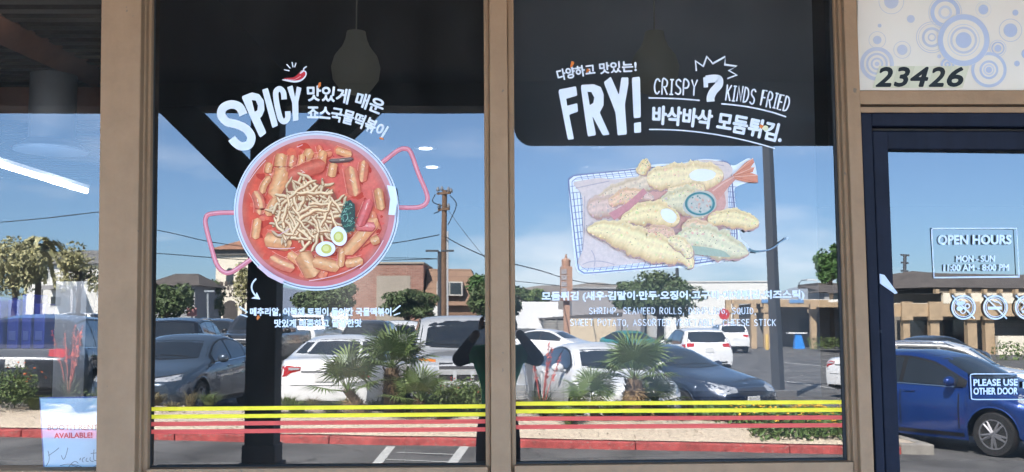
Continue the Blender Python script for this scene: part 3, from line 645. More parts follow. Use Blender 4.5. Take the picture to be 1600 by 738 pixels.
for k in range(15):
    r = [0,.12,.25,.37,.48,.58,.67,.75,.81,.86,.90,.935,.96,.98,1][k]; row = []
    for q in range(97):
        a = 2*PI*q/96; x, y = cx-1+115*r*math.cos(a), cy-1+111.5*r*math.sin(a); m_ = mott(x, y); pk = max(0, min(1, (x+(-y)*.6-(cx-cy*.6)+40)/150))*.8
        c = [224+6*m_, 86+12*m_+26*pk, 62+9*m_+40*pk]
        if r > .9: t_ = (r-.9)/.1; c = [c[0]*(1-t_*.12), c[1]*(1-t_*.1)+t_*22, c[2]*(1-t_*.1)+t_*26]
        row.append(((x, y), tuple(c)))
    rows.append(row)
p.grid(rows)
for _ in range(26):                                   # oily sheen on the stew
    a = rd.uniform(0, 6.28); r = rd.uniform(70, 100); x, y = cx+r*math.cos(a), cy+r*math.sin(a)*.96; tn = a+PI/2+rd.uniform(-.4, .4); l = rd.uniform(3, 9)
    p.stroke(bez((x, y), (x+l*.5*math.cos(tn)+1, y+l*.5*math.sin(tn)-1), (x+l*math.cos(tn), y+l*math.sin(tn)), 5), rd.uniform(.5, 1.2), rd.choice([(232,150,146),(222,110,100),(178,48,44),(240,186,180)]))
for _ in range(150):                                  # bits of chilli, oil and sauce
    a = rd.uniform(0, 6.28); r = 106*math.sqrt(rd.random()); x, y = cx+r*math.cos(a), cy+r*.965*math.sin(a); w = rd.uniform(1, 6)
    p.ellipse(x, y, w*rd.uniform(1, 2.2), w, rd.choice([(206,66,46),(230,108,78),(218,84,62),(232,122,92),(196,58,42),(226,98,84)]), 14, rd.uniform(0, 3), .25, rd.random())
p.build("stew", FOOD, t)
B, E_, Lh = (222,150,98), (186,66,46), (236,180,128)
cakes = [((322,150),(318,196),40,6),((432,125),(402,190),30,2),((487,130),(478,185),26,0),((548,120),(596,136),22,0),((656,172),(648,238),28,0),((600,200),(617,292),38,0),((318,215),(292,296),46,0),
 ((268,180),(262,205),22,3),((266,235),(240,290),20,8),((205,300),(222,372),30,-12),((290,325),(262,380),24,2),((217,408),(208,475),24,0),((265,488),(338,500),46,0),((282,565),(356,598),34,5),
 ((352,550),(396,582),26,0),((408,560),(442,620),52,0),((458,580),(540,598),34,0),((566,530),(560,592),20,0),((588,535),(698,412),38,0),((714,285),(726,355),26,0),((694,492),(708,486),26,0),((588,582),(640,572),26,4),((365,150),(360,200),26,5),((400,140),(390,185),18,-4),((530,180),(522,220),24,0),((480,180),(360,225),40,4)]
for i in range(22):                                   # pieces sunk in the sauce
    a = rd.uniform(0, 6.28); r = rd.uniform(150, 262); x, y = 458+r*math.cos(a), 366+r*.96*math.sin(a); th = rd.uniform(0, PI); l = rd.uniform(24, 46)
    p = Print(-.0050-.00004*i); p.capsule(zq(x-l*math.cos(th), y-l*math.sin(th)), zq(x+l*math.cos(th), y+l*math.sin(th)), rd.uniform(9, 15), rd.choice([(222,108,76),(216,94,68),(226,126,88)]), (190,60,46), (232,140,104), rd.uniform(-2, 2), rd); p.build("rice_cake", FOOD, t)
for i, (a, b, w, bd) in enumerate(cakes):
    p = Print(-.0062 - .00022*i); k = rd.uniform(.93, 1.05); red = .82 if i in (18, 19) else 1
    base = tuple(min(255, q*k) for q in B)
    if i in (4, 5, 9, 13, 22): base = (214, 116, 88)
    if i == 25: base = (206, 92, 70)
    p.capsule(zq(*a), zq(*b), w*1.42/2.636, base, E_ if i % 3 else (176,62,50), Lh if i != 25 else (216,116,92), bd/2.636, rd)
    p.build("rice_cake", FOOD, t)
p = Print(-.0122); p.capsule(zq(515,160), zq(606,153), 5.2, (112,84,76), (92,54,52), (140,120,112), .8); p.build("seaweed_strip", FOOD, t)
p = Print(-.0122); p.capsule(zq(690,440-6), zq(630,432), 14, (220,112,104), (176,60,56), (234,146,138), 1); p.capsule(zq(676,330), zq(640,420), 15, (214,92,86), (170,52,48), (228,124,118), 0); p.build("fish_cake", FOOD, t)
p = Print(-.0125)
p.ellipse(*zq(428,372), 53, 47, (150,78,58), 44, .1, .1, 4)
for i in range(105):                                  # fried noodles heaped in the middle
    a = rd.uniform(0, 6.28); r = math.sqrt(rd.random()); x0, y0 = 428+138*r*math.cos(a), 374+120*r*math.sin(a)
    th = rd.uniform(0, 6.28); l = rd.uniform(110, 250)*(1-.45*r); cu = rd.uniform(-1.9, 1.9); c2 = rd.uniform(-3, 3); P = []; x, y = x0-l/2*math.cos(th), y0-l/2*math.sin(th)
    for k in range(19):
        P.append(zq(x, y)); tt = k/18-.5; x += l/18*math.cos(th+cu*tt+.25*math.sin(c2+k)); y += l/18*math.sin(th+cu*tt+.25*math.sin(c2+k))
    s_ = .86+.15*(i/105); w = rd.uniform(3.4, 5.0)
    dk, bs, hl = (166*s_, 104*s_, 66*s_), (238*s_, 194*s_, 144*s_), (252*s_, 226*s_, 186*s_)
    p.rope([(x_+.5, y_+.9) for x_, y_ in P], w+.9, [dk, dk, dk]).rope(P, w, [dk, bs, hl, bs], rd, .05, .1, 9)
p.build("noodles", FOOD, t)
p = Print(-.0230)
p.ellipse(*zq(592,392), 11, 25, (52,72,66), 30, .08, wob=.12)
for i in range(120):
    a = rd.uniform(0, 6.28); r = math.sqrt(rd.random()); x, y = zq(592+30*r*math.cos(a)+6*math.sin(a), 394+66*r*math.sin(a)); th = rd.uniform(0, PI); l = rd.uniform(1.5, 3.6)
    p.stroke([(x, y), (x+l*math.cos(th), y+l*math.sin(th))], rd.uniform(.7, 1.5), rd.choice([(58,110,90),(84,140,112),(40,66,60),(120,168,140),(66,96,90),(150,190,168)]))
p.build("spring_onion", FOOD, t)
for (c, rx, ry, rot, yc, yr) in (((552,472), 33, 41, -.3, (551,476), (21,23)), ((497,525), 41, 31, -.12, (501,525), (22,20))):
    p = Print(-.0262); x, y = zq(*c); p.ellipse(x+.8, y+1.2, rx/2.6, ry/2.6, (150,60,56), 40, rot).ellipse(x, y, rx/2.636, ry/2.636, (238,236,238), 40, rot); e = p.build("quail_egg", VIN, t)
    p = Print(-.0268); x, y = zq(*yc); p.ellipse(x, y, yr[0]/2.636, yr[1]/2.636, (206,196,96), 30, wob=.03).ellipse(x-.8, y-.8, yr[0]/4.4, yr[1]/4.4, (224,218,140), 24); p.build("yolk", VIN, e)
p = Print(-.0264); p.strip([zq(750,262), zq(764,320), zq(756,384)], [zq(785,268), zq(794,330), zq(783,386)], (232,240,252)); p.build('rim_highlight', VIN, t)
p = Print(-.0264); p.strip([zq(232,590), zq(275,628), zq(330,652)], [zq(214,598), zq(262,640), zq(318,668)], (222,196,208)); p.build('rim_highlight', VIN, t)
for q in (((260,520),(310,528),(370,520)), ((430,656),(560,640),(640,590)), ((300,470),(330,455),(350,440)), ((640,606),(700,560),(735,490)), ((180,250),(210,200),(250,160)), ((380,105),(395,100),(402,96))):
    p = Print(-.0264); p.stroke(bez(*z5(q), 8), 1.1, (236,196,196)); p.build('gloss_line', VIN, t)


# --- fried food in a wire basket
z8 = Z(3.689, 870, 240)
def yq(x, y): return (870+x/3.689, 240+y/3.689)
t = thing("fried_basket_print", "print of battered shrimp and vegetables in a wire basket", "print", F(1040, 430, 0))
p = Print(-.0016)
halo = z8([(62,150),(95,128),(450,85),(560,62),(720,55),(840,30),(960,38),(1020,75),(1100,25),(1140,40),(1160,150),(1060,180),(1020,200),(1035,330),(1100,340),(1175,390),(1150,440),(1050,440),(1060,490),(1130,560),(1040,612),(800,650),(780,672),(720,655),(160,700),(125,690),(105,650)])
p.poly(smooth_poly(halo, .3), (234,236,240)); p.build("backing", VIN, t)
p = Print(-.0022); W1, W2 = (120,124,156), (150,156,186)
O = z8([(66,152),(98,126),(960,42),(1000,60),(1040,470),(1030,600),(760,640),(160,692),(124,668)]); O = smooth_poly(O, .12); O.append(O[0])
p.stroke(O, 2.0, W1, False); I = [(1036+(x-1036)*.965, 340+(y-340)*.945) for x, y in O]; p.stroke(I, 1.1, W2, False)
for k in range(12):
    y = 190+k*38; p.stroke(z8([(75+(y-150)*.105, y), (150+(y-150)*.02, y-8)]), .8, W1)
for k in range(3): p.stroke(z8([(95+k*20,225),(148+k*9,660)]), .8, W1)
for k in range(24):
    x = 175+k*36; p.stroke(z8([(x, 682-(x-160)*.072), (x+14, 648-(x-160)*.072)]), .8, W1); p.stroke(z8([(x-40, 122-(x-160)*.094), (x-25, 160-(x-160)*.094)]), .8, W1)
for k in range(11):
    y = 190+k*30; p.stroke(z8([(972,y),(1036,y+3)]), .8, W1)
for k in range(2):
    p.stroke(z8([(990+k*20,195),(1012+k*14,480)]), .8, W1); p.stroke(z8([(140,668-k*14),(1010,598-k*12)]), .7, W2); p.stroke(z8([(100,150+k*14),(650,100+k*12)]), .7, W2)
p.build("wire_basket", VIN, t)
p = Print(-.0062); p.poly(smooth_poly(z8([(84,165),(240,140),(330,150),(420,140),(600,110),(700,60),(860,34),(985,52),(1018,90),(985,200),(990,430),(880,560),(700,600),(310,652),(150,662),(118,625),(150,560),(150,240)]), .25), (220,200,192))
for q in (((110,200),(200,180),(300,160)), ((160,250),(165,400),(150,560)), ((150,640),(220,600),(330,640)), ((200,560),(230,600),(215,650)), ((760,70),(860,50),(960,70))): p.stroke(bez(*z8(q), 8), 1.6, (188,170,174))
p.poly(smooth_poly(z8([(300,200),(500,190),(700,230),(900,240),(960,200),(980,300),(900,420),(720,440),(520,450),(380,400),(300,330)]), .3), (216,162,150)); p.poly(smooth_poly(z8([(430,455),(720,430),(960,420),(1000,480),(760,560),(650,500)]), .3), (196,158,152)); p.build("paper", FOOD, t)
def tempura(name, path, ws, col, seed, parent=t, y=-.008, lumps=1.0, specks=10):
    rd = random.Random(seed); p = Print(y); C = cat(z8(path), 7); n = len(C); T = cat([(i, w/3.689) for i, w in enumerate(ws)], 7*max(1, (len(path)-1))//max(1, len(ws)-1) + 1); tw = [T[min(len(T)-1, int(i*(len(T)-1)/(n-1)))][1] for i in range(n)]
    sh = (col[0]*.86, col[1]*.77, col[2]*.74); md = (col[0]*.95, col[1]*.92, col[2]*.88); li = tuple(min(250, q*1.05+3) for q in col); ex = math.hypot(C[-1][0]-C[0][0], C[-1][1]-C[0][1])
    n = max(24, int(ex*.55)); idx = np.linspace(0, len(C)-1, n); C = [(float(np.interp(x, range(len(C)), [q[0] for q in C])), float(np.interp(x, range(len(C)), [q[1] for q in C]))) for x in idx]; tw = [float(np.interp(x, range(len(tw)), tw)) for x in idx]
    lump = [1.12+.10*math.sin(i*.45+seed)+.05*math.sin(i*1.1+seed*2) for i in range(n)]; tw = [a*b for a, b in zip(tw, lump)]
    p.rope([(x+.6, y_+1.6) for x, y_ in C], [w*1.02 for w in tw], [(186,146,140)]*3, rd, 0, .06, 6)
    p.rope(C, tw, [sh, md, col, li, col, li, md, col], rd, .03, .07, 5)
    for _ in range(int(specks*4)):                    # crumbs and seasoning flecks
        i = rd.randrange(2, n-2); u = rd.uniform(-.38, .38); q = C[i]; a = C[i-1]; b = C[i+1]; l = math.hypot(b[0]-a[0], b[1]-a[1]) or 1
        x, y_ = q[0]-(b[1]-a[1])/l*tw[i]*u, q[1]+(b[0]-a[0])/l*tw[i]*u
        r = rd.uniform(.6, 2.6); p.ellipse(x, y_, r, r*.7, tuple(q_*rd.uniform(.91, 1.05) for q_ in col), 8, rd.uniform(0, 3), .2, rd.random())
    for _ in range(specks):
        i = rd.randrange(2, n-2); u = rd.uniform(-.35, .35); q = C[i]; p.ellipse(q[0]+tw[i]*u*.5, q[1]+tw[i]*u, .6, .9, (150,132,110), 8, rd.uniform(0, 3))
    return p.build(name, FOOD, parent)
BT = (241,212,162)
tempura("battered_shrimp", [(215,280),(330,230),(450,190),(560,150),(640,140)], [60,90,95,90,60], (222,198,172), 1, y=-.0080)
tempura("battered_shrimp", [(480,120),(500,80),(520,55),(530,45)], [70,60,50,40], BT, 2, y=-.0086)
tempura("battered_shrimp", [(520,150),(620,140),(740,130),(860,130),(960,120)], [120,130,150,150,90], (241,214,170), 3, y=-.0092)
Print(-.0105).ellipse(*yq(838,125), 20.5, 9.6, (234,232,238), 40, -.06, .05, 3).build("egg_white", VIN, t)
p = Print(-.0106); p.strip(z8([(860,215),(940,170),(1030,118)]), z8([(930,270),(985,200),(1030,150)]), (212,150,134)); p.stroke(z8([(900,215),(960,170),(1020,135)]), 2.2, (224,178,160)); p.build("shrimp_body", FOOD, t)
p = Print(-.0114)
for q in ([(1015,125),(1090,50),(1130,28),(1138,50),(1110,90),(1040,140)], [(1020,128),(1110,82),(1140,78),(1130,105),(1060,140)], [(1022,135),(1120,112),(1158,125),(1160,168),(1090,165),(1030,150)]):
    p.poly(smooth_poly(z8(q), .15), (216,138,110)); p.stroke(z8([q[0], q[2]]), .9, (236,190,168)); p.stroke(z8([q[0], q[3]]), .7, (190,104,80))
p.build("shrimp_tail", FOOD, t)
tempura("battered_shrimp", [(180,330),(240,310),(330,300),(400,280),(480,240),(560,262)], [110,120,110,90,60,36], (216,184,168), 4, y=-.0110)
p = Print(-.0122); p.strip(z8([(300,345),(400,290),(500,200)]), z8([(330,385),(430,320),(520,225)]), (208,142,142)); p.build("shrimp_body", FOOD, t)
tempura("battered_vegetable", [(590,290),(660,275),(740,270),(820,300),(880,340)], [60,110,150,160,110], (222,206,170), 5, y=-.0126)
p = Print(-.0140); x, y = yq(825,290); p.ellipse(x, y, 26.5, 20, (196,190,178), 44, -.25, .04); p.ring(x, y, 20, 23.5, (72,128,132), 44, .78); p.ring(x, y, 18.6, 20, (150,176,170), 44, .78)
for i in range(34):
    a = rd.uniform(0, 6.28); r = 18*math.sqrt(rd.random()); p.ellipse(x+r*math.cos(a), y+r*.76*math.sin(a), rd.uniform(.9, 2.6), rd.uniform(.8, 1.8), rd.choice([(206,164,148),(210,200,190),(104,140,136),(190,176,168),(216,176,158)]), 9, rd.uniform(0, 3))
p.build("seaweed_roll", FOOD, t)
tempura("battered_vegetable", [(300,290),(380,250),(440,235),(500,240)], [60,80,70,50], (232,192,158), 21, y=-.0112)
tempura("battered_shrimp", [(640,210),(720,215),(800,200),(850,215)], [60,80,80,50], (234,206,164), 22, y=-.0124)
tempura("battered_squid", [(720,430),(790,425),(850,440),(910,470)], [60,90,90,60], (232,196,160), 23, y=-.0178)
tempura("battered_squid", [(500,470),(560,450),(620,455),(680,480)], [50,70,70,50], (226,182,154), 24, y=-.0206)
tempura("battered_shrimp", [(870,385),(960,370),(1040,375),(1110,395),(1165,400)], [70,90,100,80,60], BT, 6, y=-.0152)
tempura("battered_shrimp", [(372,380),(450,360),(540,340),(620,360),(705,395)], [50,100,130,130,70], BT, 7, y=-.0158)
Print(-.0176).ellipse(*yq(645,358), 13.5, 9.5, (234,232,236), 36, .65, .05, 6).build("egg_white", VIN, t)
tempura("battered_pepper", [(690,490),(780,480),(880,500),(980,540),(1105,575)], [70,130,150,140,40], (222,208,172), 8, y=-.0180, specks=16)
p = Print(-.0200); p.poly(smooth_poly(z8([(720,525),(860,540),(960,560),(1010,600),(860,588),(760,578)]), .25), (168,178,158)); p.build("pepper_skin", FOOD, t)
p = Print(-.0204); p.stroke(cat(z8([(1105,560),(1180,562),(1240,548),(1290,510),(1330,485)]), 6), 2.0, (118,140,160)); p.stroke(cat(z8([(1110,552),(1130,562),(1160,566)]), 5), 3.2, (96,124,132)); p.ellipse(*yq(1328,488), 1.8, 2.2, (176,188,200), 12); p.build("pepper_stalk", VIN, t)
tempura("battered_shrimp", [(175,440),(280,440),(400,480),(520,530),(640,560),(730,580),(780,660)], [70,115,150,150,135,105,50], (243,214,164), 9, y=-.0210, specks=14)
tempura("battered_shrimp", [(640,500),(690,510),(740,545),(770,600)], [50,70,70,50], (236,212,168), 10, y=-.0232)

# --- FRY! heading and the rest of the right window
z7 = Z(4.0, 860, 80)
t = thing("fry_heading", "white lettering FRY! with an exclamation mark above the basket print", "lettering", F(936, 218, 0))
Print().poly(smooth_poly(z7([(48,242),(160,220),(168,278),(99,298),(105,342),(168,326),(173,378),(117,398),(147,550),(109,555)]), .1), WHITE).build("letter", VIN, t)
poly_hole(smooth_poly(z7([(188,212),(270,207),(315,225),(333,272),(332,340),(308,385),(370,522),(328,528),(262,405),(285,525),(233,535)]), .12), z7([(232,255),(246,338),(268,325),(274,290),(256,256)]), WHITE, t)
Print().poly(smooth_poly(z7([(333,195),(378,160),(428,275),(444,165),(487,165),(488,205),(465,335),(478,520),(420,528),(407,385)]), .1), WHITE).build("letter", VIN, t)
p = Print(); p.poly(smooth_poly(z7([(509,165),(560,160),(566,415),(520,420)]), .12), WHITE).poly(smooth_poly(z7([(522,450),(566,443),(567,508),(524,512)]), .12), WHITE); p.build("exclamation_mark", VIN, t)
lettering("korean_heading", "small tilted white Korean line above the lettering FRY!", lambda p_: text(p_, "다양하고 맛있는!", (873,126.5), (994.5,112), 17, WHITE, (928,117), .6))
t = thing("seven_heading", "white lettering CRISPY 7 KINDS FRIED with underlines and a starburst", "lettering", F(1126, 176, 0))
p = Print(); hand(p, "CRISPY", (1022,146.5), (1088,149), 23, 2.5, WHITE, gap=.5, slant=.02); p.build("word", VIN, t)
p = Print(); p.stroke(cat(z7([(972,178),(1020,172),(1052,178),(1052,212),(1018,252),(1002,288),(1002,316)]), 5), 12.4, WHITE, False); p.poly(z7([(955,166),(984,160),(986,226),(958,228)]), WHITE); p.build("numeral", VIN, t)
p = Print(); hand(p, "KINDS FRIED", (1134,156), (1230,174.5), 23, 2.4, WHITE, (1182,163.5), gap=.5); p.build("word", VIN, t)
for q in (((617,293),(780,294),(930,308)), ((1072,330),(1290,345),(1470,410)), ):
    Print().stroke(bez(*z7(q), 10), 2.3, WHITE).build("underline", VIN, t)
Print().stroke(z7([(912,125),(907,62),(955,95),(978,35),(1015,78),(1092,35),(1090,85),(1165,95),(1115,122),(1165,150),(1105,172)]), 2.3, WHITE, False).build("starburst", VIN, t)
def kor(p_):
    text(p_, "바삭바삭 모둠튀김.", (1020,194), (1219,223.5), 28, WHITE, (1118,202.5), 1.25); p_.stroke(bez(*z7([(620,490),(1000,485),(1400,608)]), 14), 2.0, WHITE)
lettering("korean_heading", "large curved white Korean line under CRISPY 7 KINDS FRIED with an underline", kor)
lettering("korean_menu", "white Korean menu line with brackets below the fried basket print", lambda p_: text(p_, "모둠튀김 (새우·김말이·만두·오징어·고구마·야채튀김·치즈스틱)", (847,471.5), (1256,468.5), 15, WHITE, None, .7))
lettering("english_menu", "white capitals SHRIMP SEAWEED ROLLS DUMPLING SQUID below the Korean menu", lambda p_: hand(p_, "SHRIMP, SEAWEED ROLLS, DUMPLING, SQUID,", (921,490.5), (1181,490.5), 9.4, 1.25, WHITE, gap=.55))
lettering("english_menu", "white capitals SWEET POTATO ASSORTED VEGETABLE CHEESE STICK, lowest menu line", lambda p_: hand(p_, "SWEET POTATO, ASSORTED VEGETABLE, CHEESE STICK", (891,509), (1212,509), 9.6, 1.25, WHITE, gap=.5))

# --- door lettering
DW = (214, 224, 240)
def dl(name, label, fn, cat_="lettering"):
    p_ = Print(.0026); fn(p_); return tag(p_.build(name, VIN), label, cat_)
t = thing("opening_hours", "white opening hours lettering in a thin frame on the door glass", "lettering", F(1522, 433, 0))
p = Print(.0026); q = [(1455.5,357.5),(1588.5,357),(1592.5,432.5),(1459.5,434),(1455.5,357.5)]; p.stroke(q, 2.0, DW); p.build("frame", VIN, t)
p = Print(.0026); text(p, "OPEN HOURS", (1466,382), (1580,381.5), 14, DW, None, .75); p.build("word", VIN, t)
p = Print(.0026); text(p, "MON - SUN", (1494.5,409.5), (1554.5,409), 9.5, DW, None, .45); p.build("word", VIN, t)
p = Print(.0026); text(p, "11:00 AM - 8:00 PM", (1474.5,423.5), (1576.5,423), 9.8, DW, None, .45); p.build("word", VIN, t)
t = thing("door_notice", "white lettering PLEASE USE OTHER DOOR in a rounded frame on the door glass", "lettering", F(1575, 625, 0))
p = Print(.0026); q = smooth_poly([(1516,584.5),(1700,584),(1700,624),(1518,624.5)], .05); q.append(q[0]); p.stroke(q, 1.5, DW); p.build("frame", VIN, t)
p = Print(.0026); text(p, "PLEASE USE", (1521.5,603), (1590,602.5), 10, DW, None, .5); text(p, "OTHER DOOR", (1521.5,616.5), (1590,616), 10, DW, None, .5); p.poly([(1598,597),(1612,597),(1612,607),(1598,607)], DW); p.build("word", VIN, t)
def icon(cx_, label, draw):
    p_ = Print(.0026); cy_ = 480.5
    p_.ring(cx_, cy_, 16.6, 19.2, DW, 48); p_.ring(cx_, cy_, 14.2, 15.2, DW, 48); draw(p_, cx_, cy_); p_.stroke([(cx_-17, cy_-18), (cx_+17, cy_+17)], 2.2, DW)
    tag(p_.build("prohibition_sign", VIN), label, "sign", "round white prohibition signs on the door glass")
def dog(p_, x, y):
    p_.ellipse(x-7, y-6, 4.4, 3.6, DW, 18); p_.ellipse(x-1, y-7.5, 4, 3.4, DW, 18); p_.ellipse(x-6, y+2, 5, 4, DW, 18); p_.ring(x+6, y-2, 2.5, 4.4, DW, 20); p_.ring(x-1, y+5.5, 3.2, 4.6, DW, 20)
def cig(p_, x, y):
    p_.poly([(x-12, y-1.2), (x+10, y-1.2), (x+10, y+3.4), (x-12, y+3.4)], DW); p_.stroke(cat([(x+9, y-4), (x+5, y-8), (x-1, y-9), (x-3, y-11)], 5), 1.6, DW)
def cup(p_, x, y):
    q_ = [(x-10, y+5), (x+10, y+5), (x+7, y+9), (x-7, y+9)]; p_.poly(q_, DW); p_.stroke([(x-9, y+3), (x, y-8), (x+9, y+3)], 1.8, DW)
icon(1505.5, "round prohibition sign with an animal, leftmost on the door glass", dog)
icon(1555.5, "round prohibition sign with a cigarette on the door glass", cig)
icon(1605, "round prohibition sign cut by the picture edge on the door glass", cup)
TAPE = [F(1374.5,428,-.035), F(1382,430,-.035), F(1402.5,458,-.036), F(1398.5,459.5,-.036), F(1375,443,-.035)]
tag(build("tape_scrap", MB().add(TAPE + [q+Vector((0,.003,0)) for q in TAPE], [(0,1,2,3,4),(9,8,7,6,5)]+[(i,(i+1)%5,5+(i+1)%5,5+i) for i in range(5)]), mat("pale_tape", (196,204,222), .35, srgb=True)), "scrap of pale tape stuck across the navy door edge", "tape")

# --- transom panel with the house number
z9 = Z(4.1, 1350, 0)
t = thing("transom_panel", "white panel with pale blue ringed circles above the door", "panel", F(1500, 140, .01))
pa = [F(1340,141,.006), F(1760,141,.006), F(1760,-95,.006), F(1340,-95,.006)]
build("backing", MB().hull8(pa, [q+Vector((0,.03,0)) for q in pa]), mat("panel_white", (226,216,202), .55, var=.02, srgb=True), t)
BL = (180,188,208); B2 = (200,202,210); B3 = (190,192,204)
p = Print(.0045)
for (cx_, cy_, its) in ((520,80,[(70,95,BL),(28,44,B2),(103,107,B2)]), (435,240,[(97,101,B3),(84,87,B3),(48,64,B3),(18,27,B3)]), (83,410,[(84,108,B3),(56,70,B3),(28,40,B3),(0,14,B3)]), (175,10,[(78,81,B3),(0,46,B3)]), (300,122,[(0,25,B3)]), (100,165,[(0,12,B3)]), (85,257,[(52,55,B3),(0,27,B3)]),
    (245,320,[(53,56,B3),(0,33,B3)]), (765,62,[(48,50,B2),(0,31,BL)]), (970,82,[(0,19,BL)]), (938,195,[(70,74,B3),(0,44,BL)]), (858,310,[(50,54,B2),(34,42,BL),(0,22,BL)]), (980,408,[(0,18,BL)]), (1040,345,[(0,32,BL)]), (535,415,[(30,44,BL),(8,20,BL)]), (482,362,[(0,13,B3)]), (1180,120,[(60,90,BL),(0,40,B2)]), (1330,300,[(70,110,BL),(30,50,B2)])):
    for a, b, c in its:
        x, y = z9([(cx_, cy_)])[0]; (p.ring(x, y, a/4.1, b/4.1, c, 56) if a else p.ellipse(x, y, b/4.1, b/4.1, c, 40))
for cx_, cy_, R0, its in ((800,448,114,[(94,113,BL),(46,60,BL),(26,36,B2),(0,20,BL)]), (638,258,168,[(132,166,BL),(98,103,B2),(72,86,B3),(0,51,BL)])):
    x, y = z9([(cx_, cy_)])[0]; p.ellipse(x, y, R0/4.1, R0/4.1, (226,216,202), 60)
    for a, b, c in its: (p.ring(x, y, a/4.1, b/4.1, c, 64) if a else p.ellipse(x, y, b/4.1, b/4.1, c, 44))
p.build("circle_pattern", VIN, t)
t = thing("house_number", "black slanted house number 23426 on pale yellow stickers over the door", "number", F(1436, 140, .003))
for i, (dg_, x0, x1) in enumerate(zip("23426", (78,195,300,418,535), (180,290,410,515,632))):
    e = [75, 192, 308, 424, 541, 655]; s_ = [55, 172, 288, 404, 521, 632]
    p = Print(.0028); p.poly(z9([(e[i]+22,424),(e[i+1]+20,424),(s_[i+1],564),(s_[i],564)]), [(212,208,182),(204,200,174),(214,210,186),(208,204,178),(211,207,182)][i]); o = p.build("sticker", VIN, t)
    p = Print(.0022); text(p, dg_, z9([(x0,553)])[0], z9([(x1,553)])[0], 29, (22,30,36), None, 1.3, .22); p.build("digit", VIN, o)
# --- paper notice behind the left-hand glass
nt_ = thing("paper_notice", "white paper notice BOOTH RENTAL AVAILABLE! in the left-hand window", "notice", F(110, 734, .02))
q = [F(x, y, .02) for x, y in ((70,733),(182,731),(176,622),(63,623))]
build("sheet", MB().hull8(q, [a+Vector((0,.002,0)) for a in q]), mat("notice_paper", (.60,.80,.97), .7, var=.05, scale=8), nt_)
q = [F(x, y, .0235) for x, y in ((68,737),(184,734),(178,619),(61.5,621))]
build("sleeve_edge", MB().hull8(q, [a+Vector((0,.002,0)) for a in q]), mat("notice_edge", (.10,.16,.42), .5), nt_)
p = Print(.0185); text(p, "BOOTH RENTAL", (74.5,672.5), (168,671.5), 8, (150,110,120), None, .12); text(p, "AVAILABLE!", (85,685), (144,684), 8, (140,66,86), None, .3); p.build("lettering", VIN, nt_)
p = Print(.0185)
for q in (((75,705),(80,720),(72,728)), ((96,712),(100,728),(106,700)), ((94,728),(110,722),(128,730)), ((106,732),(116,716),(122,724)), ((126,716),(124,722),(125,717)), ((130,722),(126,718),(132,715)), ((136,716),(132,722),(138,721)), ((141,715),(139,722),(146,721)), ((147,703),(144,722),(150,720)), ((142,709),(147,708),(152,708)), ((76,712),(88,704),(92,700)), ((110,726),(135,736),(150,728))):
    p.stroke(bez(*q, 8), 1.0, (112,124,138))
p.build("handwriting", VIN, nt_)
# ------------------------------------------------------------------ plants
def leaf_mat(name, rgb, var=.45, scale=2.2): 
    m = mat(name, rgb, .55, var=var, scale=scale, spec=.35); return m
bark = mat("bark", (.11,.08,.055), .9, var=.3, scale=9, bump=.5)
def leaves(mb, C, n, r, size, rd, flat=.5, shell=.55):
    for _ in range(n):
        while True:
            q = Vector((rd.uniform(-1,1), rd.uniform(-1,1), rd.uniform(-1,1)))
            if q.length <= 1: break
        q = q.normalized()*(q.length**shell) if q.length > 0 else q
        c = Vector(C) + Vector((q.x*r[0], q.y*r[1], q.z*r[2])); s = size*rd.uniform(.6, 1.3)
        nn = (q*.8 + Vector((rd.uniform(-1,1), rd.uniform(-1,1), rd.uniform(-.4,1.2)))).normalized(); u = nn.orthogonal().normalized(); u.rotate(Matrix.Rotation(rd.uniform(0, 6.28), 3, nn)); w = nn.cross(u)
        mb.add([c-u*s, c-w*s*flat+nn*s*.12, c+u*s, c+w*s*flat+nn*s*.12], [(0,1,2,3)])
def tree(name, label, base, H, rx, rz, lm, n=2600, clumps=26, leaf=.17, seed=1, trunk=.16, crown0=None, group="trees beyond the car park"):
    rd = random.Random(seed); b = Vector(base); t = thing(name, label, "tree", b, group=group)
    cz = H - rz if crown0 is None else crown0
    mb = MB(); top = b + Vector((0, 0, cz))
    mb.tube([b-Vector((0,0,.1)), b+Vector((rd.uniform(-.1,.1), 0, cz*.5)), top], [trunk*1.25, trunk, trunk*.6], 8)
    cm = MB()
    for k in range(clumps):
        a = rd.uniform(0, 6.28); e = math.asin(rd.uniform(-.75, 1)); f = rd.uniform(.35, .86)
        q = Vector((rx*f*math.cos(e)*math.cos(a), rx*f*math.cos(e)*math.sin(a), rz*f*math.sin(e)))
        if k < 9: mb.tube([b+Vector((0,0,cz*rd.uniform(.45,.9))), top+q*.5, top+q*.9], [trunk*.45, trunk*.28, .02], 5)
        r = rx*rd.uniform(.26, .44); leaves(cm, top+q, n//clumps, (r, r, r*rz/rx*.9), leaf, rd)
    build("trunk", mb, bark, t, smooth=1); build("crown", cm, lm, t); return t
L_dark = leaf_mat("dark_leaf", (.080,.115,.044)); L_mid = leaf_mat("mid_leaf", (.12,.17,.055)); L_olive = leaf_mat("olive_leaf", (.34,.32,.16)); L_bright = leaf_mat("bright_leaf", (.075,.15,.04)); L_grey = leaf_mat("greyish_leaf", (.10,.12,.075))

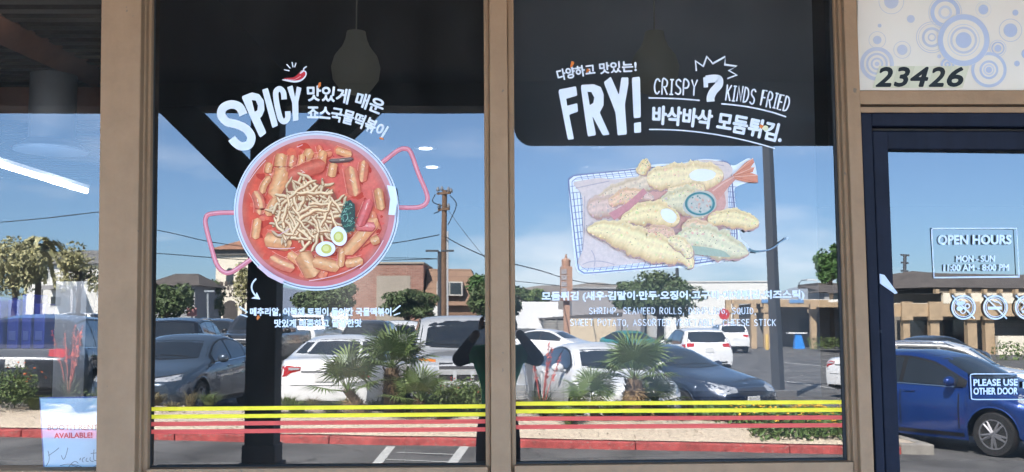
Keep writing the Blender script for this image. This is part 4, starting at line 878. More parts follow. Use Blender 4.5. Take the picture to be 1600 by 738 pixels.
def frond(crown, az, el, pet, fan, rd, nleaf=24):
    mb = MB(); d = Vector((math.cos(az)*math.cos(el), math.sin(az)*math.cos(el), math.sin(el))); side = Vector((-math.sin(az), math.cos(az), 0)); up = side.cross(d) if side.cross(d).z > 0 else d.cross(side)
    e = crown + d*pet - Vector((0,0,.05*pet)); mb.tube([crown, crown+d*pet*.5, e], [.011, .009, .007], 5)
    for k in range(nleaf):
        a = (k/(nleaf-1)-.5)*R_(235); dd = (d*math.cos(a) + side*math.sin(a)).normalized(); l = fan*(1-.22*abs(a)/2)*rd.uniform(.88, 1.08); w = .017*fan/.5
        m1 = e + dd*l*.55 + up*.02; m2 = e + dd*l - Vector((0,0, l*rd.uniform(.08,.22))); ww = dd.cross(up).normalized()*w
        mb.add([e, m1-ww, m2, m1+ww], [(0,1,2,3)])
    return mb
palm_leaf = leaf_mat("palm_leaf", (.13,.185,.058), .35, 4); husk = mat("palm_husk", (.17,.115,.07), .95, var=.5, scale=20, bump=.4); dry = mat("dry_frond", (.36,.25,.13), .9, var=.3)
def palm(label, base, H, r, nf, pet, fan, lean=(0,0), seed=1, dead=6):
    rd = random.Random(seed); b = Vector(base); t = thing("fan_palm", label, "palm", b, group="fan palms in the planting bed")
    top = b + Vector((lean[0], lean[1], H)); mb = MB(); mb.tube([b-Vector((0,0,.05)), b+Vector((lean[0]*.4, lean[1]*.4, H*.5)), top], [r*.85, r, r*.72], 12)
    for _ in range(150):
        h = rd.random(); a = rd.uniform(0, 6.28); c = b + Vector((lean[0]*h, lean[1]*h, H*h)); o = Vector((math.cos(a), math.sin(a), 0)); s_ = Vector((-math.sin(a), math.cos(a), 0)); p = c + o*r*.9
        mb.add([p-s_*.022, p+s_*.022, p+o*.055+Vector((0,0,.08)), ], [(0,1,2)])
    build("trunk", mb, husk, t)
    for i in range(nf):
        az = i*2.4+rd.uniform(-.3, .3); el = R_(80 - 78*(i/nf)) + rd.uniform(-.12, .12)
        build("frond", frond(top, az, el, pet*rd.uniform(.8, 1.15), fan*rd.uniform(.85, 1.1), rd), palm_leaf, t)
    for i in range(dead):
        az = rd.uniform(0, 6.28); build("dead_frond", frond(top-Vector((0,0,.05)), az, R_(-62), pet*.35, fan*.45, rd, 10), dry, t)
    return t
def bedpt(px, d): x = GX(px, d); return Vector((x, Y(d), zg(x, -14)+bedh(d)-.01))
palm("tallest fan palm of the left clump with a thick scaly trunk", bedpt(613,16.2), .70, .135, 15, .42, .50, seed=3)
palm("fan palm leaning left in front of the white sedan", bedpt(572,15.9), .36, .08, 11, .40, .50, (-.26,.05), 4)
palm("small fan palm right of the tallest in the left clump", bedpt(655,15.8), .26, .07, 10, .36, .42, (.02,0), 5)
palm("thick fan palm with brown dead fronds in front of the white coupe", bedpt(986,16.0), .62, .16, 13, .46, .55, (.05,0), 6, 14)
palm("low fan palm left of the thick one", bedpt(930,15.9), .18, .06, 10, .36, .42, (-.05,0), 7)
palm("low fan palm tucked right of the thick one", bedpt(1016,16.3), .2, .06, 9, .30, .38, (.04,0), 8)
def tuft(name, label, cat_, base, n, h, spread, m, seed, group):
    rd = random.Random(seed); mb = MB(); b = Vector(base)
    for _ in range(n):
        a = rd.uniform(0, 6.28); o = Vector((math.cos(a), math.sin(a), 0)); s_ = Vector((-math.sin(a), math.cos(a), 0))*.006; l = h*rd.uniform(.6, 1.1); sp = spread*rd.uniform(.2, 1.1)
        p0 = b + o*rd.uniform(0, .05); p1 = p0 + o*sp*.45 + Vector((0,0,l*.7)); p2 = p0 + o*sp + Vector((0,0,l*rd.uniform(.6,1)))
        mb.add([p0-s_, p0+s_, p1+s_*.8, p1-s_*.8, p2], [(0,1,2,3),(3,2,4)])
    return tag(build(name, mb, m), label, cat_, group)
G_grass = leaf_mat("grass_blade", (.13,.17,.055), .4, 5); G_dry = leaf_mat("dry_blade", (.20,.17,.09), .4, 5)
GT = "grass clumps in the gravel bed"
for i, (px, d, n, h, sp, m, lb) in enumerate(((888,15.55,190,.34,.2,G_grass,"upright green grass clump nearest the kerb below the white coupe"),(990,15.9,230,.22,.3,G_grass,"grass clump at the foot of the thick palm"),(1045,16.2,110,.26,.2,G_dry,"thin dry grass clump right of the thick palm"),(1062,15.9,110,.22,.2,G_dry,"sparse dry grass clump beside the long green border"),
   (272,15.9,130,.16,.24,G_dry,"dry grass clump in front of the blue grey sedan"),(300,16.3,90,.3,.25,G_dry,"wispy dry grass in front of the blue grey sedan's grille"),(466,15.8,320,.26,.34,G_grass,"dense green grass clump left of the leaning palm"),(520,15.9,260,.24,.3,G_grass,"green grass clump under the leaning palm's fronds"),(850,16.1,220,.3,.3,G_grass,"green grass clump beside the photographer's elbow"),(690,15.7,160,.22,.26,G_dry,"brownish grass clump below the pickup"),(432,15.8,200,.2,.24,G_dry,"dry grass clump beside the dark post"))):
    tuft("grass_clump", lb, "grass", bedpt(px, d), n, h, sp, m, 30+i, GT)
def shrub(label, base, r, lm, n, seed, flowers=None, cat_="shrub", leaf=.028, group="shrubs in the planting bed", name="shrub"):
    rd = random.Random(seed); b = Vector(base); t = thing(name, label, cat_, b, group=group); mb = MB()
    for k in range(14):
        a = rd.uniform(0, 6.28); f = rd.uniform(.1, .75); leaves(mb, b+Vector((r[0]*f*math.cos(a), r[1]*f*math.sin(a), r[2]*rd.uniform(.3, .75))), n//14, (r[0]*.4, r[1]*.45, r[2]*.4), leaf, rd)
    build("foliage", mb, lm, t)
    if flowers:
        fm = MB()
        for _ in range(flowers[1]):
            a = rd.uniform(0, 6.28); f = rd.uniform(.2, 1); leaves(fm, b+Vector((r[0]*f*math.cos(a), r[1]*f*math.sin(a), r[2]*rd.uniform(.6, 1.12))), 4, (.015,.015,.012), .016, rd)
        build("blossom", fm, flowers[0], t)
    return t
red_fl = mat("red_blossom", (.55,.06,.05), .6, var=.2); yel_fl = mat("yellow_blossom", (.85,.48,.04), .6, var=.2); org_fl = mat("orange_blossom", (.75,.16,.03), .6)
shrub("red flowered green shrub below the pickup's bumper", bedpt(700,16.2), (.55,.45,.5), L_mid, 1500, 41, (red_fl, 26))
shrub("green shrub with a few red flowers right beside the mullion", bedpt(745,16.1), (.35,.45,.55), L_mid, 1100, 42, (red_fl, 14))
shrub("low green shrub between the two clumps of palms", bedpt(640,16.4), (.5,.4,.3), L_mid, 1000, 43)
shrub("orange flowered shrub at the far left end of the bed", bedpt(18,15.9), (.75,.5,.62), L_mid, 2000, 44, (org_fl, 34))
shrub("dark low shrub below the left window column", bedpt(175,16.2), (.6,.4,.4), L_dark, 1000, 45)
shrub("low shrub under the fan palms beside the white coupe", bedpt(1000,16.5), (.5,.35,.25), L_mid, 900, 46)
st_ = MB(); rd = random.Random(78)
for _ in range(2600):
    px = rd.uniform(-60, 1240); d = rd.uniform(15.2, 17.1); b = bedpt(px, d); leaves(st_, b+Vector((0,0,.016)), 1, (.01,.01,.006), rd.uniform(.008, .024), rd, .7)
struct(build("gravel_stones", st_, mat("stone_chips", (.40,.33,.26), .9, var=.7, scale=3)), "stuff", "loose stones and litter over the sandy bed")
gc = MB(); fc = MB(); rd = random.Random(77)
for _ in range(15000):
    u = rd.random(); px = 1085+355*u; d = 15.22 + 1.9*rd.random()
    if px < 1170 and d < 15.6+ (1170-px)*.004: continue
    b = bedpt(px, d); leaves(gc, b+Vector((0,0,.02+.17*rd.random())), 1, (.05,.05,.04), .045, rd, .4)
for _ in range(210):
    px = 1140+270*rd.random(); b = bedpt(px, 15.3+1.7*rd.random()); leaves(fc, b+Vector((0,0,.20+.04*rd.random())), 5, (.02,.02,.012), .024, rd)
gco = struct(build("ground_cover", gc, leaf_mat("cover_leaf", (.10,.165,.045))), "stuff", "green ground cover filling the right end of the bed")
struct(build("ground_cover_blossom", fc, yel_fl), "stuff", "small yellow flowers over the green ground cover")
EX = [(245,16.6),(330,16.4),(452,16.5),(490,16.7),(545,16.5),(590,16.6),(628,16.3),(672,16.6),(720,16.6),(826,16.5),(868,16.6),(905,16.4),(948,16.7),(975,16.5),(1025,16.6),(1080,16.5),(1110,16.2),(60,15.8),(130,15.7)]
for i, (px, d) in enumerate(EX):
    o = tuft("grass_clump", ("green" if i % 3 else "dry") + " grass clump " + ["left of the blue grey sedan's grille","before the blue grey sedan's wheel","nearest the dark post on its right","under the white sedan's left lamp","left of the leaning palm's foot","right of the leaning palm's foot","at the tallest palm's foot","right of the small palm","under the pickup's fog lamp","just right of the mullion","below the coral yucca","left of the low fan palm","behind the upright green clump","between the low and the thick palm","right of the thick palm's foot","under the chrome grille's left end","at the border's left end","below the orange flowered shrub","under the coral yucca at the left"][i], "grass", bedpt(px, d), 240, .26, .34, G_grass if i % 3 else G_dry, 130+i, GT)
def yucca(label, base, seed, n, H):
    rd = random.Random(seed); b = Vector(base); t = thing("red_yucca", label, "plant", b, group="red flowered yuccas in the bed"); mb = MB()
    for _ in range(90):
        a = rd.uniform(0, 6.28); o = Vector((math.cos(a), math.sin(a), 0)); s_ = Vector((-math.sin(a), math.cos(a), 0))*.006; l = rd.uniform(.3, .55); p1 = b+o*.15+Vector((0,0,l*.7)); p2 = b+o*rd.uniform(.25,.4)+Vector((0,0,l)); mb.add([b-s_, b+s_, p1+s_, p1-s_, p2], [(0,1,2,3),(3,2,4)])
    build("foliage", mb, L_grey, t)
    for k in range(n):
        a = rd.uniform(0, 6.28); o = Vector((math.cos(a), .5*math.sin(a), 0))*rd.uniform(.05, .4); h = H*rd.uniform(.75, 1.05); top = b+o+Vector((0,0,h)); mb = MB(); mb.tube([b, b+o*.4+Vector((0,0,h*.5)), top], [.006,.005,.004], 5)
        for _ in range(34):
            u = rd.uniform(.55, 1); leaves(mb, b+o*u+Vector((0,0,h*u)), 1, (.02,.02,.02), .024, rd)
        build("flower_stalk", mb, mat("coral_bloom", (.62,.13,.10), .7, var=.3), t)
    return t
yucca("red yucca with tall coral flower stalks in front of the dark wagon", bedpt(112,16.2), 5, 6, 1.35)
yucca("red yucca with coral stalks in front of the white coupe's door", bedpt(846,16.0), 6, 6, 1.1)

# ------------------------------------------------------------------ cars
tyre_m = mat("tyre_rubber", (.018,.018,.019), .8); rim_m = mat("alloy_rim", (.26,.26,.28), .5, .6, var=.05); dark_tr = mat("black_trim", (.012,.012,.013), .45); chrome = mat("chrome", (.75,.75,.77), .12, 1, var=0)
car_glass = mat("car_glass", (.018,.022,.026), .04, spec=.9, var=0, coat=.6); lamp_glass = mat("headlight_glass", (.55,.57,.6), .12, .3, var=.3, scale=24, coat=1); tail_red = mat("tail_light_red", (.42,.012,.012), .15, var=.2, scale=20, coat=1); plate_m = mat("licence_plate", (.7,.7,.68), .4, var=.1, scale=30); amber = mat("amber_lens", (.75,.22,.02), .2)
seat_m = mat("pale_interior", (.35,.36,.36), .8, var=.3, scale=5)
def paint(name, rgb, metal=.35): return mat(name, rgb, .28, metal, var=.04, scale=.9, coat=1, spec=.5)
SPEC = {
 'sedan': dict(L=4.65, W=1.80, fo=.92, wb=2.72, wr=.325, tum=.52, TOP=[(0,.66),(.06,.74),(.4,.84),(1.1,.97),(1.3,1.03),(2.0,1.36),(2.4,1.44),(2.9,1.45),(3.35,1.38),(4.0,1.13),(4.15,1.10),(4.55,1.07),(4.65,.98)],
   BELT=[(0,.60),(.3,.70),(1.2,.90),(2.5,.95),(3.9,1.00),(4.5,.98),(4.65,.9)], HW=[(0,.66),(.1,.76),(.35,.85),(.9,.9),(3.8,.9),(4.3,.85),(4.55,.78),(4.65,.72)], ZB=[(0,.27),(.25,.19),(4.2,.21),(4.65,.32)],
   win=[(1.66,2.52),(2.58,3.36),(3.4,3.72)], ws=(1.06,1.38), rw=(1.14,1.37), seams=(1.62,2.55,3.4)),
 'hatch': dict(L=4.10, W=1.74, fo=.82, wb=2.53, wr=.315, tum=.45, TOP=[(0,.70),(.06,.80),(.4,.93),(.95,1.04),(1.1,1.09),(1.75,1.42),(2.2,1.51),(2.9,1.51),(3.6,1.42),(3.95,1.08),(4.05,.95),(4.1,.9)],
   BELT=[(0,.62),(.3,.75),(1.1,.95),(2.5,.99),(3.8,1.05),(4.1,.86)], HW=[(0,.62),(.1,.72),(.35,.82),(.85,.87),(3.4,.87),(3.9,.82),(4.1,.74)], ZB=[(0,.27),(.25,.19),(3.8,.22),(4.1,.34)],
   win=[(1.36,2.25),(2.32,3.1),(3.14,3.5)], ws=(1.12,1.44), rw=(1.1,1.4), seams=(1.32,2.28,3.1)),
 'suv': dict(L=4.75, W=1.88, fo=.90, wb=2.78, wr=.36, tum=.34, TOP=[(0,.78),(.06,.92),(.4,1.02),(1.15,1.12),(1.35,1.17),(1.95,1.58),(2.4,1.70),(3.4,1.72),(4.2,1.64),(4.62,1.18),(4.7,1.05),(4.75,.98)],
   BELT=[(0,.74),(.3,.88),(1.2,1.03),(2.5,1.08),(4.4,1.14),(4.75,.95)], HW=[(0,.72),(.1,.80),(.35,.89),(.9,.94),(4.1,.94),(4.5,.90),(4.75,.84)], ZB=[(0,.32),(.25,.24),(4.4,.26),(4.75,.38)],
   win=[(1.62,2.5),(2.56,3.4),(3.45,4.15)], ws=(1.2,1.6), rw=(1.22,1.58), seams=(1.58,2.53,3.42)),
 'pickup': dict(L=5.9, W=2.03, fo=1.02, wb=3.65, wr=.40, tum=.26, TOP=[(0,1.02),(.06,1.12),(.4,1.20),(1.35,1.27),(1.55,1.32),(2.15,1.80),(2.5,1.90),(3.5,1.91),(3.85,1.80),(3.95,1.30),(4.0,1.28),(5.8,1.28),(5.9,1.26)],
   BELT=[(0,.98),(.3,1.08),(1.3,1.18),(2.5,1.20),(5.9,1.22)], HW=[(0,.90),(.1,.96),(.4,1.0),(1,1.015),(5.5,1.015),(5.9,.99)], ZB=[(0,.42),(.3,.36),(5.6,.42),(5.9,.5)],
   win=[(1.85,2.65),(2.72,3.55)], ws=(1.36,1.80), rw=(1.40,1.76), seams=(1.8,2.68,3.7)),
}
def car(name, label, kind, pm, px, d, ang, end="nose", front=None, rear=None, detail=1, rails=False, zoff=0, group="cars in the car park", size=1.0, wagon=False):
    S = dict(SPEC[kind]); k = size
    S = {a: (b*k if isinstance(b, float) and a in ('L','W','fo','wb','wr') else [(u*k, v*k) for u, v in b] if a in ('TOP','BELT','HW','ZB','win') else tuple(q*k for q in b) if a in ('ws','rw','seams') else b) for a, b in S.items()}
    L, fo, wb, wr = S['L'], S['fo'], S['wb'], S['wr']; Ra = wr+.065
    a = R_(ang); hv = Vector((math.sin(a), math.cos(a), 0)) if end == "nose" else Vector((math.sin(a), -math.cos(a), 0))   # real heading
    P = Vector((GX(px, d), Y(d), 0)); c = P - hv*L/2 if end == "nose" else P + hv*L/2
    t = thing(name, label, "car" if kind in ('sedan','hatch') else "pickup" if kind == 'pickup' else "car", (c.x, c.y, zg(c.x, c.y)+zoff), math.atan2(hv.y, hv.x), group)
    def sm(pts, s, w):
        X = [q[0] for q in pts]; Z_ = [q[1] for q in pts]; return sum(np.interp(s+o, X, Z_) for o in (-w, -w/2, 0, w/2, w))/5
    T = lambda s: float(sm(S['TOP'], s, .07)); BE = lambda s: min(float(sm(S['BELT'], s, .1)), T(s)-.012); HW = lambda s: float(sm(S['HW'], s, .05))
    def RE(s): return HW(s)-.06-S['tum']*max(0, T(s)-BE(s)-.05)
    def ring(s):
        hw, zb, be, tp = HW(s), float(sm(S['ZB'], s, .1)), BE(s), T(s); arch = 0
        for sw in (fo, fo+wb):
            if abs(s-sw) < Ra: arch = wr+math.sqrt(Ra*Ra-(s-sw)**2)
        z0 = max(zb, min(arch, be-.06)); fl = .018 if arch else 0
        pts = [(hw-(.05 if not arch else -.006), z0)]
        for f, i in ((.12,.018),(.35,.0),(.62,-.006),(.84,.012),(.95,.03),(1,.05)): pts.append((hw-i+fl*(1-f), z0+(be-z0)*f))
        h = tp-be; re = RE(s); dr = min(.075, h*.4)
        for f in (.33, .66, 1): pts.append(((hw-.05)+(re-hw+.05)*f+.02*math.sin(PI*f)*min(1, h/.3), be+(h-dr)*f))
        for f, g_ in ((.88,.5),(.6,.16),(.3,.03),(0,0)): pts.append((re*f, tp-dr*g_))
        return pts
    st = sorted(set([0,.02,.05,.1,L-.02,L-.05,L-.1,L] + [round(L*i/46, 4) for i in range(47)] + [round(sw+Ra*q, 4) for sw in (fo, fo+wb) for q in (-1,-.97,-.9,-.78,-.6,-.38,-.14,.14,.38,.6,.78,.9,.97,1)]))
    vs = []; fs = []; rings = [ring(s) for s in st]; n = 2*len(rings[0])-1
    def put(rg, s, sy=1, sz=1):
        zc = (rg[0][1]+rg[-1][1])/2; full = rg + [(-y, z) for y, z in rg[-2::-1]]
        for y, z in full: vs.append((L/2-s, y*sy, zc+(z-zc)*sz))
    put(rings[0], -.035, .86, .78)
    for rg, s in zip(rings, st): put(rg, s)
    put(rings[-1], L+.03, .9, .82); m_ = len(st)+2
    for i in range(m_-1):
        for j in range(n-1): fs.append((i*n+j, i*n+j+1, (i+1)*n+j+1, (i+1)*n+j))
    fs.append(tuple(range(n-1, -1, -1))); fs.append(tuple(range((m_-1)*n, m_*n)))
    body = MB(); body.add(vs, fs); build("body", body, pm, t, True, 35)
    bv = BVHTree.FromPolygons([Vector(v) for v in vs], fs)
    build("underbody", MB().box((0,0,(.2*k+.62*k)/2+.04), (L*.9, S['W']-.46, .42*k)), dark_tr, t, True)
    def hit(view, u, v, off):
        o, dr = {'front': (Vector((6,u,v)), Vector((-1,0,0))), 'rear': (Vector((-6,u,v)), Vector((1,0,0))), 'left': (Vector((L/2-u,3,v)), Vector((0,-1,0))), 'right': (Vector((L/2-u,-3,v)), Vector((0,1,0)))}[view]
        h = bv.ray_cast(o, dr)[0]; return None if h is None else h - dr*off
    def patch(nm, view, top, bot, m, off=.004, rows=5, cols=9, parent=t, name_label=None):
        def res(pl):
            X = np.linspace(0, len(pl)-1, cols); i = np.arange(len(pl)); return [(float(np.interp(x, i, [q[0] for q in pl])), float(np.interp(x, i, [q[1] for q in pl]))) for x in X]
        A, B = res(top), res(bot); P_ = []; last = None
        for r in range(rows+1):
            for c_ in range(cols):
                f = r/rows; q = hit(view, A[c_][0]+(B[c_][0]-A[c_][0])*f, A[c_][1]+(B[c_][1]-A[c_][1])*f, off); q = q if q is not None else last
                if q is None: q = Vector((0, 0, .8))
                last = q; P_.append(q)
        return build(nm, MB().add(P_, [(r*cols+c_, r*cols+c_+1, (r+1)*cols+c_+1, (r+1)*cols+c_) for r in range(rows) for c_ in range(cols-1)]), m, parent, True, 1)
    # glass
    z0, z1 = S['ws']; s0 = next(s for s in np.arange(.8, L, .02) if T(s) > z0); s1 = next(s for s in np.arange(.8, L, .02) if T(s) > z1)
    y0, y1 = HW(s0)-.16, RE(s1)-.05
    patch("windshield", 'front', [(-y1, z1-.02), (-y1*.5, z1), (0, z1+.008), (y1*.5, z1), (y1, z1-.02)], [(-y0, z0-.005), (-y0*.5, z0-.03), (0, z0-.035), (y0*.5, z0-.03), (y0, z0-.005)], car_glass, rows=7, cols=13)
    z0, z1 = S['rw']; yb, yt = HW(L-.6)-.2, RE(L-1.5*k if kind != 'pickup' else 3.6)-.07
    patch("rear_window", 'rear', [(-yt, z1-.015), (0, z1+.01), (yt, z1-.015)], [(-yb, z0), (0, z0-.02), (yb, z0)], car_glass, rows=6, cols=11)
    for side in ('left', 'right'):
        lo, hi_ = S['win'][0][0]-.14*k, S['win'][-1][1]+.10*k; ss = np.linspace(lo, hi_, 13)
        patch("window_trim", side, [(s, max(BE(s)+.02, T(s)-.085)) for s in ss], [(s, BE(s)+.012) for s in ss], dark_tr, .003, 4, 17)
        for (u0, u1) in S['win']:
            ss = np.linspace(u0, u1, 8); patch("window", side, [(s, max(BE(s)+.045, T(s)-.115)) for s in ss], [(s, BE(s)+.03) for s in ss], car_glass, .008, 4, 9)
        if detail:
            for s in S['seams']:
                patch("door_seam", side, [(s-.011, BE(s)-.01), (s+.011, BE(s)-.01)], [(s-.011, .36*k), (s+.011, .36*k)], dark_tr, .002, 6, 2)
            sg = 1 if side == 'left' else -1
            for s in S['seams'][1:]:
                q = hit(side, s-.16*k, BE(s)-.10, .012)
                if q: build("door_handle", MB().box(q, (.19, .028, .03)), pm, t, True, bevel=.006)
            sc = S['win'][0][0]+.04; zc = BE(sc)+.10; yy = HW(sc)+.09
            w_ = build("wing_mirror", MB().ell((L/2-sc, sg*yy, zc), (.075*k, .115*k, .082*k), 12, 8).tube([(L/2-sc, sg*(yy-.2), zc-.07), (L/2-sc, sg*yy, zc-.03)], .025, 6), pm if kind != 'pickup' else dark_tr, t, True, 1)
        if rails:
            sg = 1 if side == 'left' else -1; pl = []
            for s in np.linspace(S['win'][0][0]+.55, S['win'][-1][1]-.05, 9): pl.append((L/2-s, sg*(RE(s)-.02), T(s)-.02))
            pl[0] = (pl[0][0], pl[0][1], pl[0][2]-.05); build("roof_rail", MB().tube(pl, .022, 6), chrome, t, True, 1)
    if detail:                                        # cowl and wipers, bumper joint, sill strip, plate
        patch("cowl", 'front', [(-y0*.96, S['ws'][0]-.012), (0, S['ws'][0]-.036), (y0*.96, S['ws'][0]-.012)], [(-y0*.94, S['ws'][0]-.03), (0, S['ws'][0]-.058), (y0*.94, S['ws'][0]-.03)], dark_tr, off=.003, rows=2, cols=13)
        for u in (-.42, .12): patch("wiper", 'front', [(u, S['ws'][0]+.012), (u+.5, S['ws'][0]+.035)], [(u, S['ws'][0]-.004), (u+.5, S['ws'][0]+.022)], dark_tr, off=.012, rows=1, cols=7)
        for side in ('left', 'right'):
            patch("sill_strip", side, [(fo+Ra+.05, .30*k), (fo+wb-Ra-.05, .30*k)], [(fo+Ra+.05, .245*k), (fo+wb-Ra-.05, .245*k)], dark_tr, .004, 1, 9)
            patch("belt_moulding", side, [(q, BE(q)+.022) for q in np.linspace(S['win'][0][0]-.1, S['win'][-1][1]+.05, 9)], [(q, BE(q)+.004) for q in np.linspace(S['win'][0][0]-.1, S['win'][-1][1]+.05, 9)], chrome if kind != 'pickup' else dark_tr, .010, 1, 15)
        if front and end == "nose":
            q = hit('front', 0, (.47 if kind != 'pickup' else .70)*k, .03)
            if q: box_on(q, (.015, .31, .155), plate_m, "licence_plate", t)
    # wheels
    for s in (fo, fo+wb):
        for sg in (-1, 1):
            y = sg*(S['W']/2-.125); cc = (L/2-s, y, wr)
            w_ = build("wheel", MB().lathe([(wr*.62,-.10),(wr*.94,-.105),(wr,-.07),(wr,.07),(wr*.94,.105),(wr*.62,.10)], cc, 'y', 28), tyre_m, t, True, 40)
            r_ = MB(); r_.lathe([(wr*.60,.075*sg),(wr*.66,.085*sg),(wr*.68,.107*sg),(wr*.63,.107*sg),(wr*.60,.085*sg)], cc, 'y', 28)
            for q in range(10 if detail else 5):
                an = 2*PI*q/(10 if detail else 5) + (.14 if q % 2 else -.14)*(1 if detail else 0); dx, dz = math.cos(an), math.sin(an)
                r_.tube([(cc[0]+dx*wr*.08, y+sg*.10, cc[2]+dz*wr*.08), (cc[0]+dx*wr*.64, y+sg*.095, cc[2]+dz*wr*.64)], [wr*.09, wr*.055], 5)
            r_.lathe([(wr*.15,.08*sg),(wr*.15,.112*sg),(wr*.1,.116*sg)], cc, 'y', 14); build("rim", r_, rim_m, w_, True, 30)
            build("wheel_well", MB().lathe([(wr*.61,.06*sg),(wr*.61,.062*sg)], cc, 'y', 20), dark_tr, w_, True)
    def pair(nm, view, top, bot, m, **kw):
        for sg in (1, -1): patch(nm, view, [(sg*u, v) for u, v in top], [(sg*u, v) for u, v in bot], m, **kw)
    if front: front(patch, pair, dict(L=L, t=t, hit=hit, pm=pm))
    if rear: rear(patch, pair, dict(L=L, t=t, hit=hit, pm=pm))
    return t
def box_on(q, sz, m, nm, t):
    return build(nm, MB().box(q, sz), m, t, True, bevel=.006)
def front_sedan_wide(patch, pair, e):                 # large lower grille, thin lamps
    pair("headlight", 'front', [(.40,.735),(.60,.765),(.76,.80)], [(.42,.685),(.62,.68),(.77,.70)], lamp_glass)
    patch("grille", 'front', [(-.62,.50),(-.3,.545),(.3,.545),(.62,.50)], [(-.72,.27),(-.3,.25),(.3,.25),(.72,.27)], dark_tr, rows=4, cols=9)
    for z in (.30,.35,.40,.45): patch("grille_bar", 'front', [(-.64,z+.014),(.64,z+.014)], [(-.64,z),(.64,z)], mat("grille_bar", (.06,.06,.065), .35), off=.012, rows=1)
    pair("lamp_brow", 'front', [(.36,.752),(.60,.782),(.77,.818)], [(.36,.738),(.60,.768),(.77,.803)], dark_tr, off=.006, rows=1)
def front_kia(patch, pair, e):
    pair("headlight", 'front', [(.36,.70),(.58,.755),(.78,.83)], [(.38,.62),(.62,.60),(.78,.66)], lamp_glass)
    patch("grille", 'front', [(-.36,.685),(0,.70),(.36,.685)], [(-.33,.575),(0,.565),(.33,.575)], mat("mesh_grille", (.05,.05,.055), .3, var=.9, scale=90), rows=3)
    patch("grille_frame", 'front', [(-.38,.70),(0,.715),(.38,.70)], [(-.38,.688),(0,.703),(.38,.688)], chrome, off=.010, rows=1)
    patch("lower_intake", 'front', [(-.5,.42),(.5,.42)], [(-.56,.30),(.56,.30)], dark_tr); patch("emblem", 'front', [(-.06,.775),(.06,.775)], [(-.06,.745),(.06,.745)], chrome, off=.012, rows=1, cols=3)
    patch("bumper_trim", 'front', [(-.7,.345),(0,.29),(.7,.345)], [(-.7,.30),(0,.262),(.7,.30)], chrome, off=.012, rows=1)
def front_coupe(patch, pair, e):
    pair("headlight", 'front', [(.44,.70),(.60,.75),(.78,.82)], [(.46,.62),(.62,.61),(.78,.66)], lamp_glass)
    patch("grille", 'front', [(-.34,.66),(.34,.66)], [(-.28,.52),(.28,.52)], dark_tr); patch("lower_intake", 'front', [(-.46,.42),(.46,.42)], [(-.5,.31),(.5,.31)], dark_tr)
def front_hatch(patch, pair, e):
    pair("headlight", 'front', [(.36,.84),(.55,.87),(.74,.90)], [(.40,.74),(.58,.72),(.74,.76)], lamp_glass); pair("fog_light", 'front', [(.52,.53),(.66,.56)], [(.52,.38),(.66,.40)], dark_tr); pair("fog_lens", 'front', [(.55,.49),(.61,.49)], [(.55,.43),(.61,.43)], lamp_glass, off=.012, rows=2, cols=3)
    patch("grille", 'front', [(-.36,.80),(.36,.80)], [(-.34,.72),(.34,.72)], dark_tr); patch("lower_intake", 'front', [(-.42,.64),(.42,.64)], [(-.36,.34),(.36,.34)], dark_tr)
    for side in ('left','right'):
        patch("headlight", side, [(.10,.85),(.3,.90),(.48,.91)], [(.12,.74),(.3,.75),(.46,.80)], lamp_glass); patch("fog_light", side, [(.1,.55),(.26,.52)], [(.1,.38),(.24,.36)], dark_tr)
        patch("side_glint", side, [(2.4,.325),(3.1,.325)], [(2.4,.30),(3.1,.30)], chrome, rows=1)
def front_pickup(patch, pair, e):
    pair("headlight", 'front', [(.58,1.10),(.94,1.13)], [(.60,.90),(.94,.90)], lamp_glass); pair("turn_signal", 'front', [(.62,1.155),(.93,1.165)], [(.62,1.11),(.93,1.138)], amber, off=.008, rows=2)
    patch("grille", 'front', [(-.57,1.10),(.57,1.10)], [(-.57,.80),(.57,.80)], mat("mesh_grille", (.05,.05,.055), .3, var=.9, scale=90)); patch("grille_bar", 'front', [(-.57,.99),(.57,.99)], [(-.57,.90),(.57,.90)], e['pm'], off=.02, rows=2)
    for u in (-.30, .0, .30): patch("grille_bar", 'front', [(u-.03,1.10),(u+.03,1.10)], [(u-.03,.80),(u+.03,.80)], e['pm'], off=.026, rows=2, cols=3)
    b = MB(); b.add([(e['L']/2+.03, -.98, .74), (e['L']/2+.12, -.9, .74), (e['L']/2+.12, .9, .74), (e['L']/2+.03, .98, .74), (e['L']/2+.03, -.98, .46), (e['L']/2+.1, -.88, .46), (e['L']/2+.1, .88, .46), (e['L']/2+.03, .98, .46)], [(0,1,2,3),(7,6,5,4),(0,4,5,1),(1,5,6,2),(2,6,7,3),(3,7,4,0)])
    bp = build("bumper", b, mat("pale_bumper", (.62,.63,.64), .25, .5, var=.05), e['t'], True, bevel=.02)
    build("intake", MB().box((e['L']/2+.115, 0, .58), (.02, .8, .17)), dark_tr, bp, True, bevel=.006)
    for sg in (-1, 1): build("fog_light", MB().lathe([(.085,.0),(.085,.02),(.06,.024)], (e['L']/2+.10, sg*.66, .60), 'x', 18), lamp_glass, bp, True)
def front_truck(patch, pair, e):
    pair("headlight", 'front', [(.60,1.10),(.93,1.12)], [(.62,.95),(.93,.95)], lamp_glass); patch("grille", 'front', [(-.56,1.10),(.56,1.10)], [(-.50,.70),(.50,.70)], dark_tr)
    for z in (.80,.90,1.0): patch("grille_bar", 'front', [(-.5,z+.03),(.5,z+.03)], [(-.5,z),(.5,z)], mat("grey_bar", (.12,.12,.13), .4), off=.015, rows=1)
    q = e['hit']('front', 0, .58, .02); box_on(q, (.02,.34,.16), plate_m, "licence_plate", e['t'])
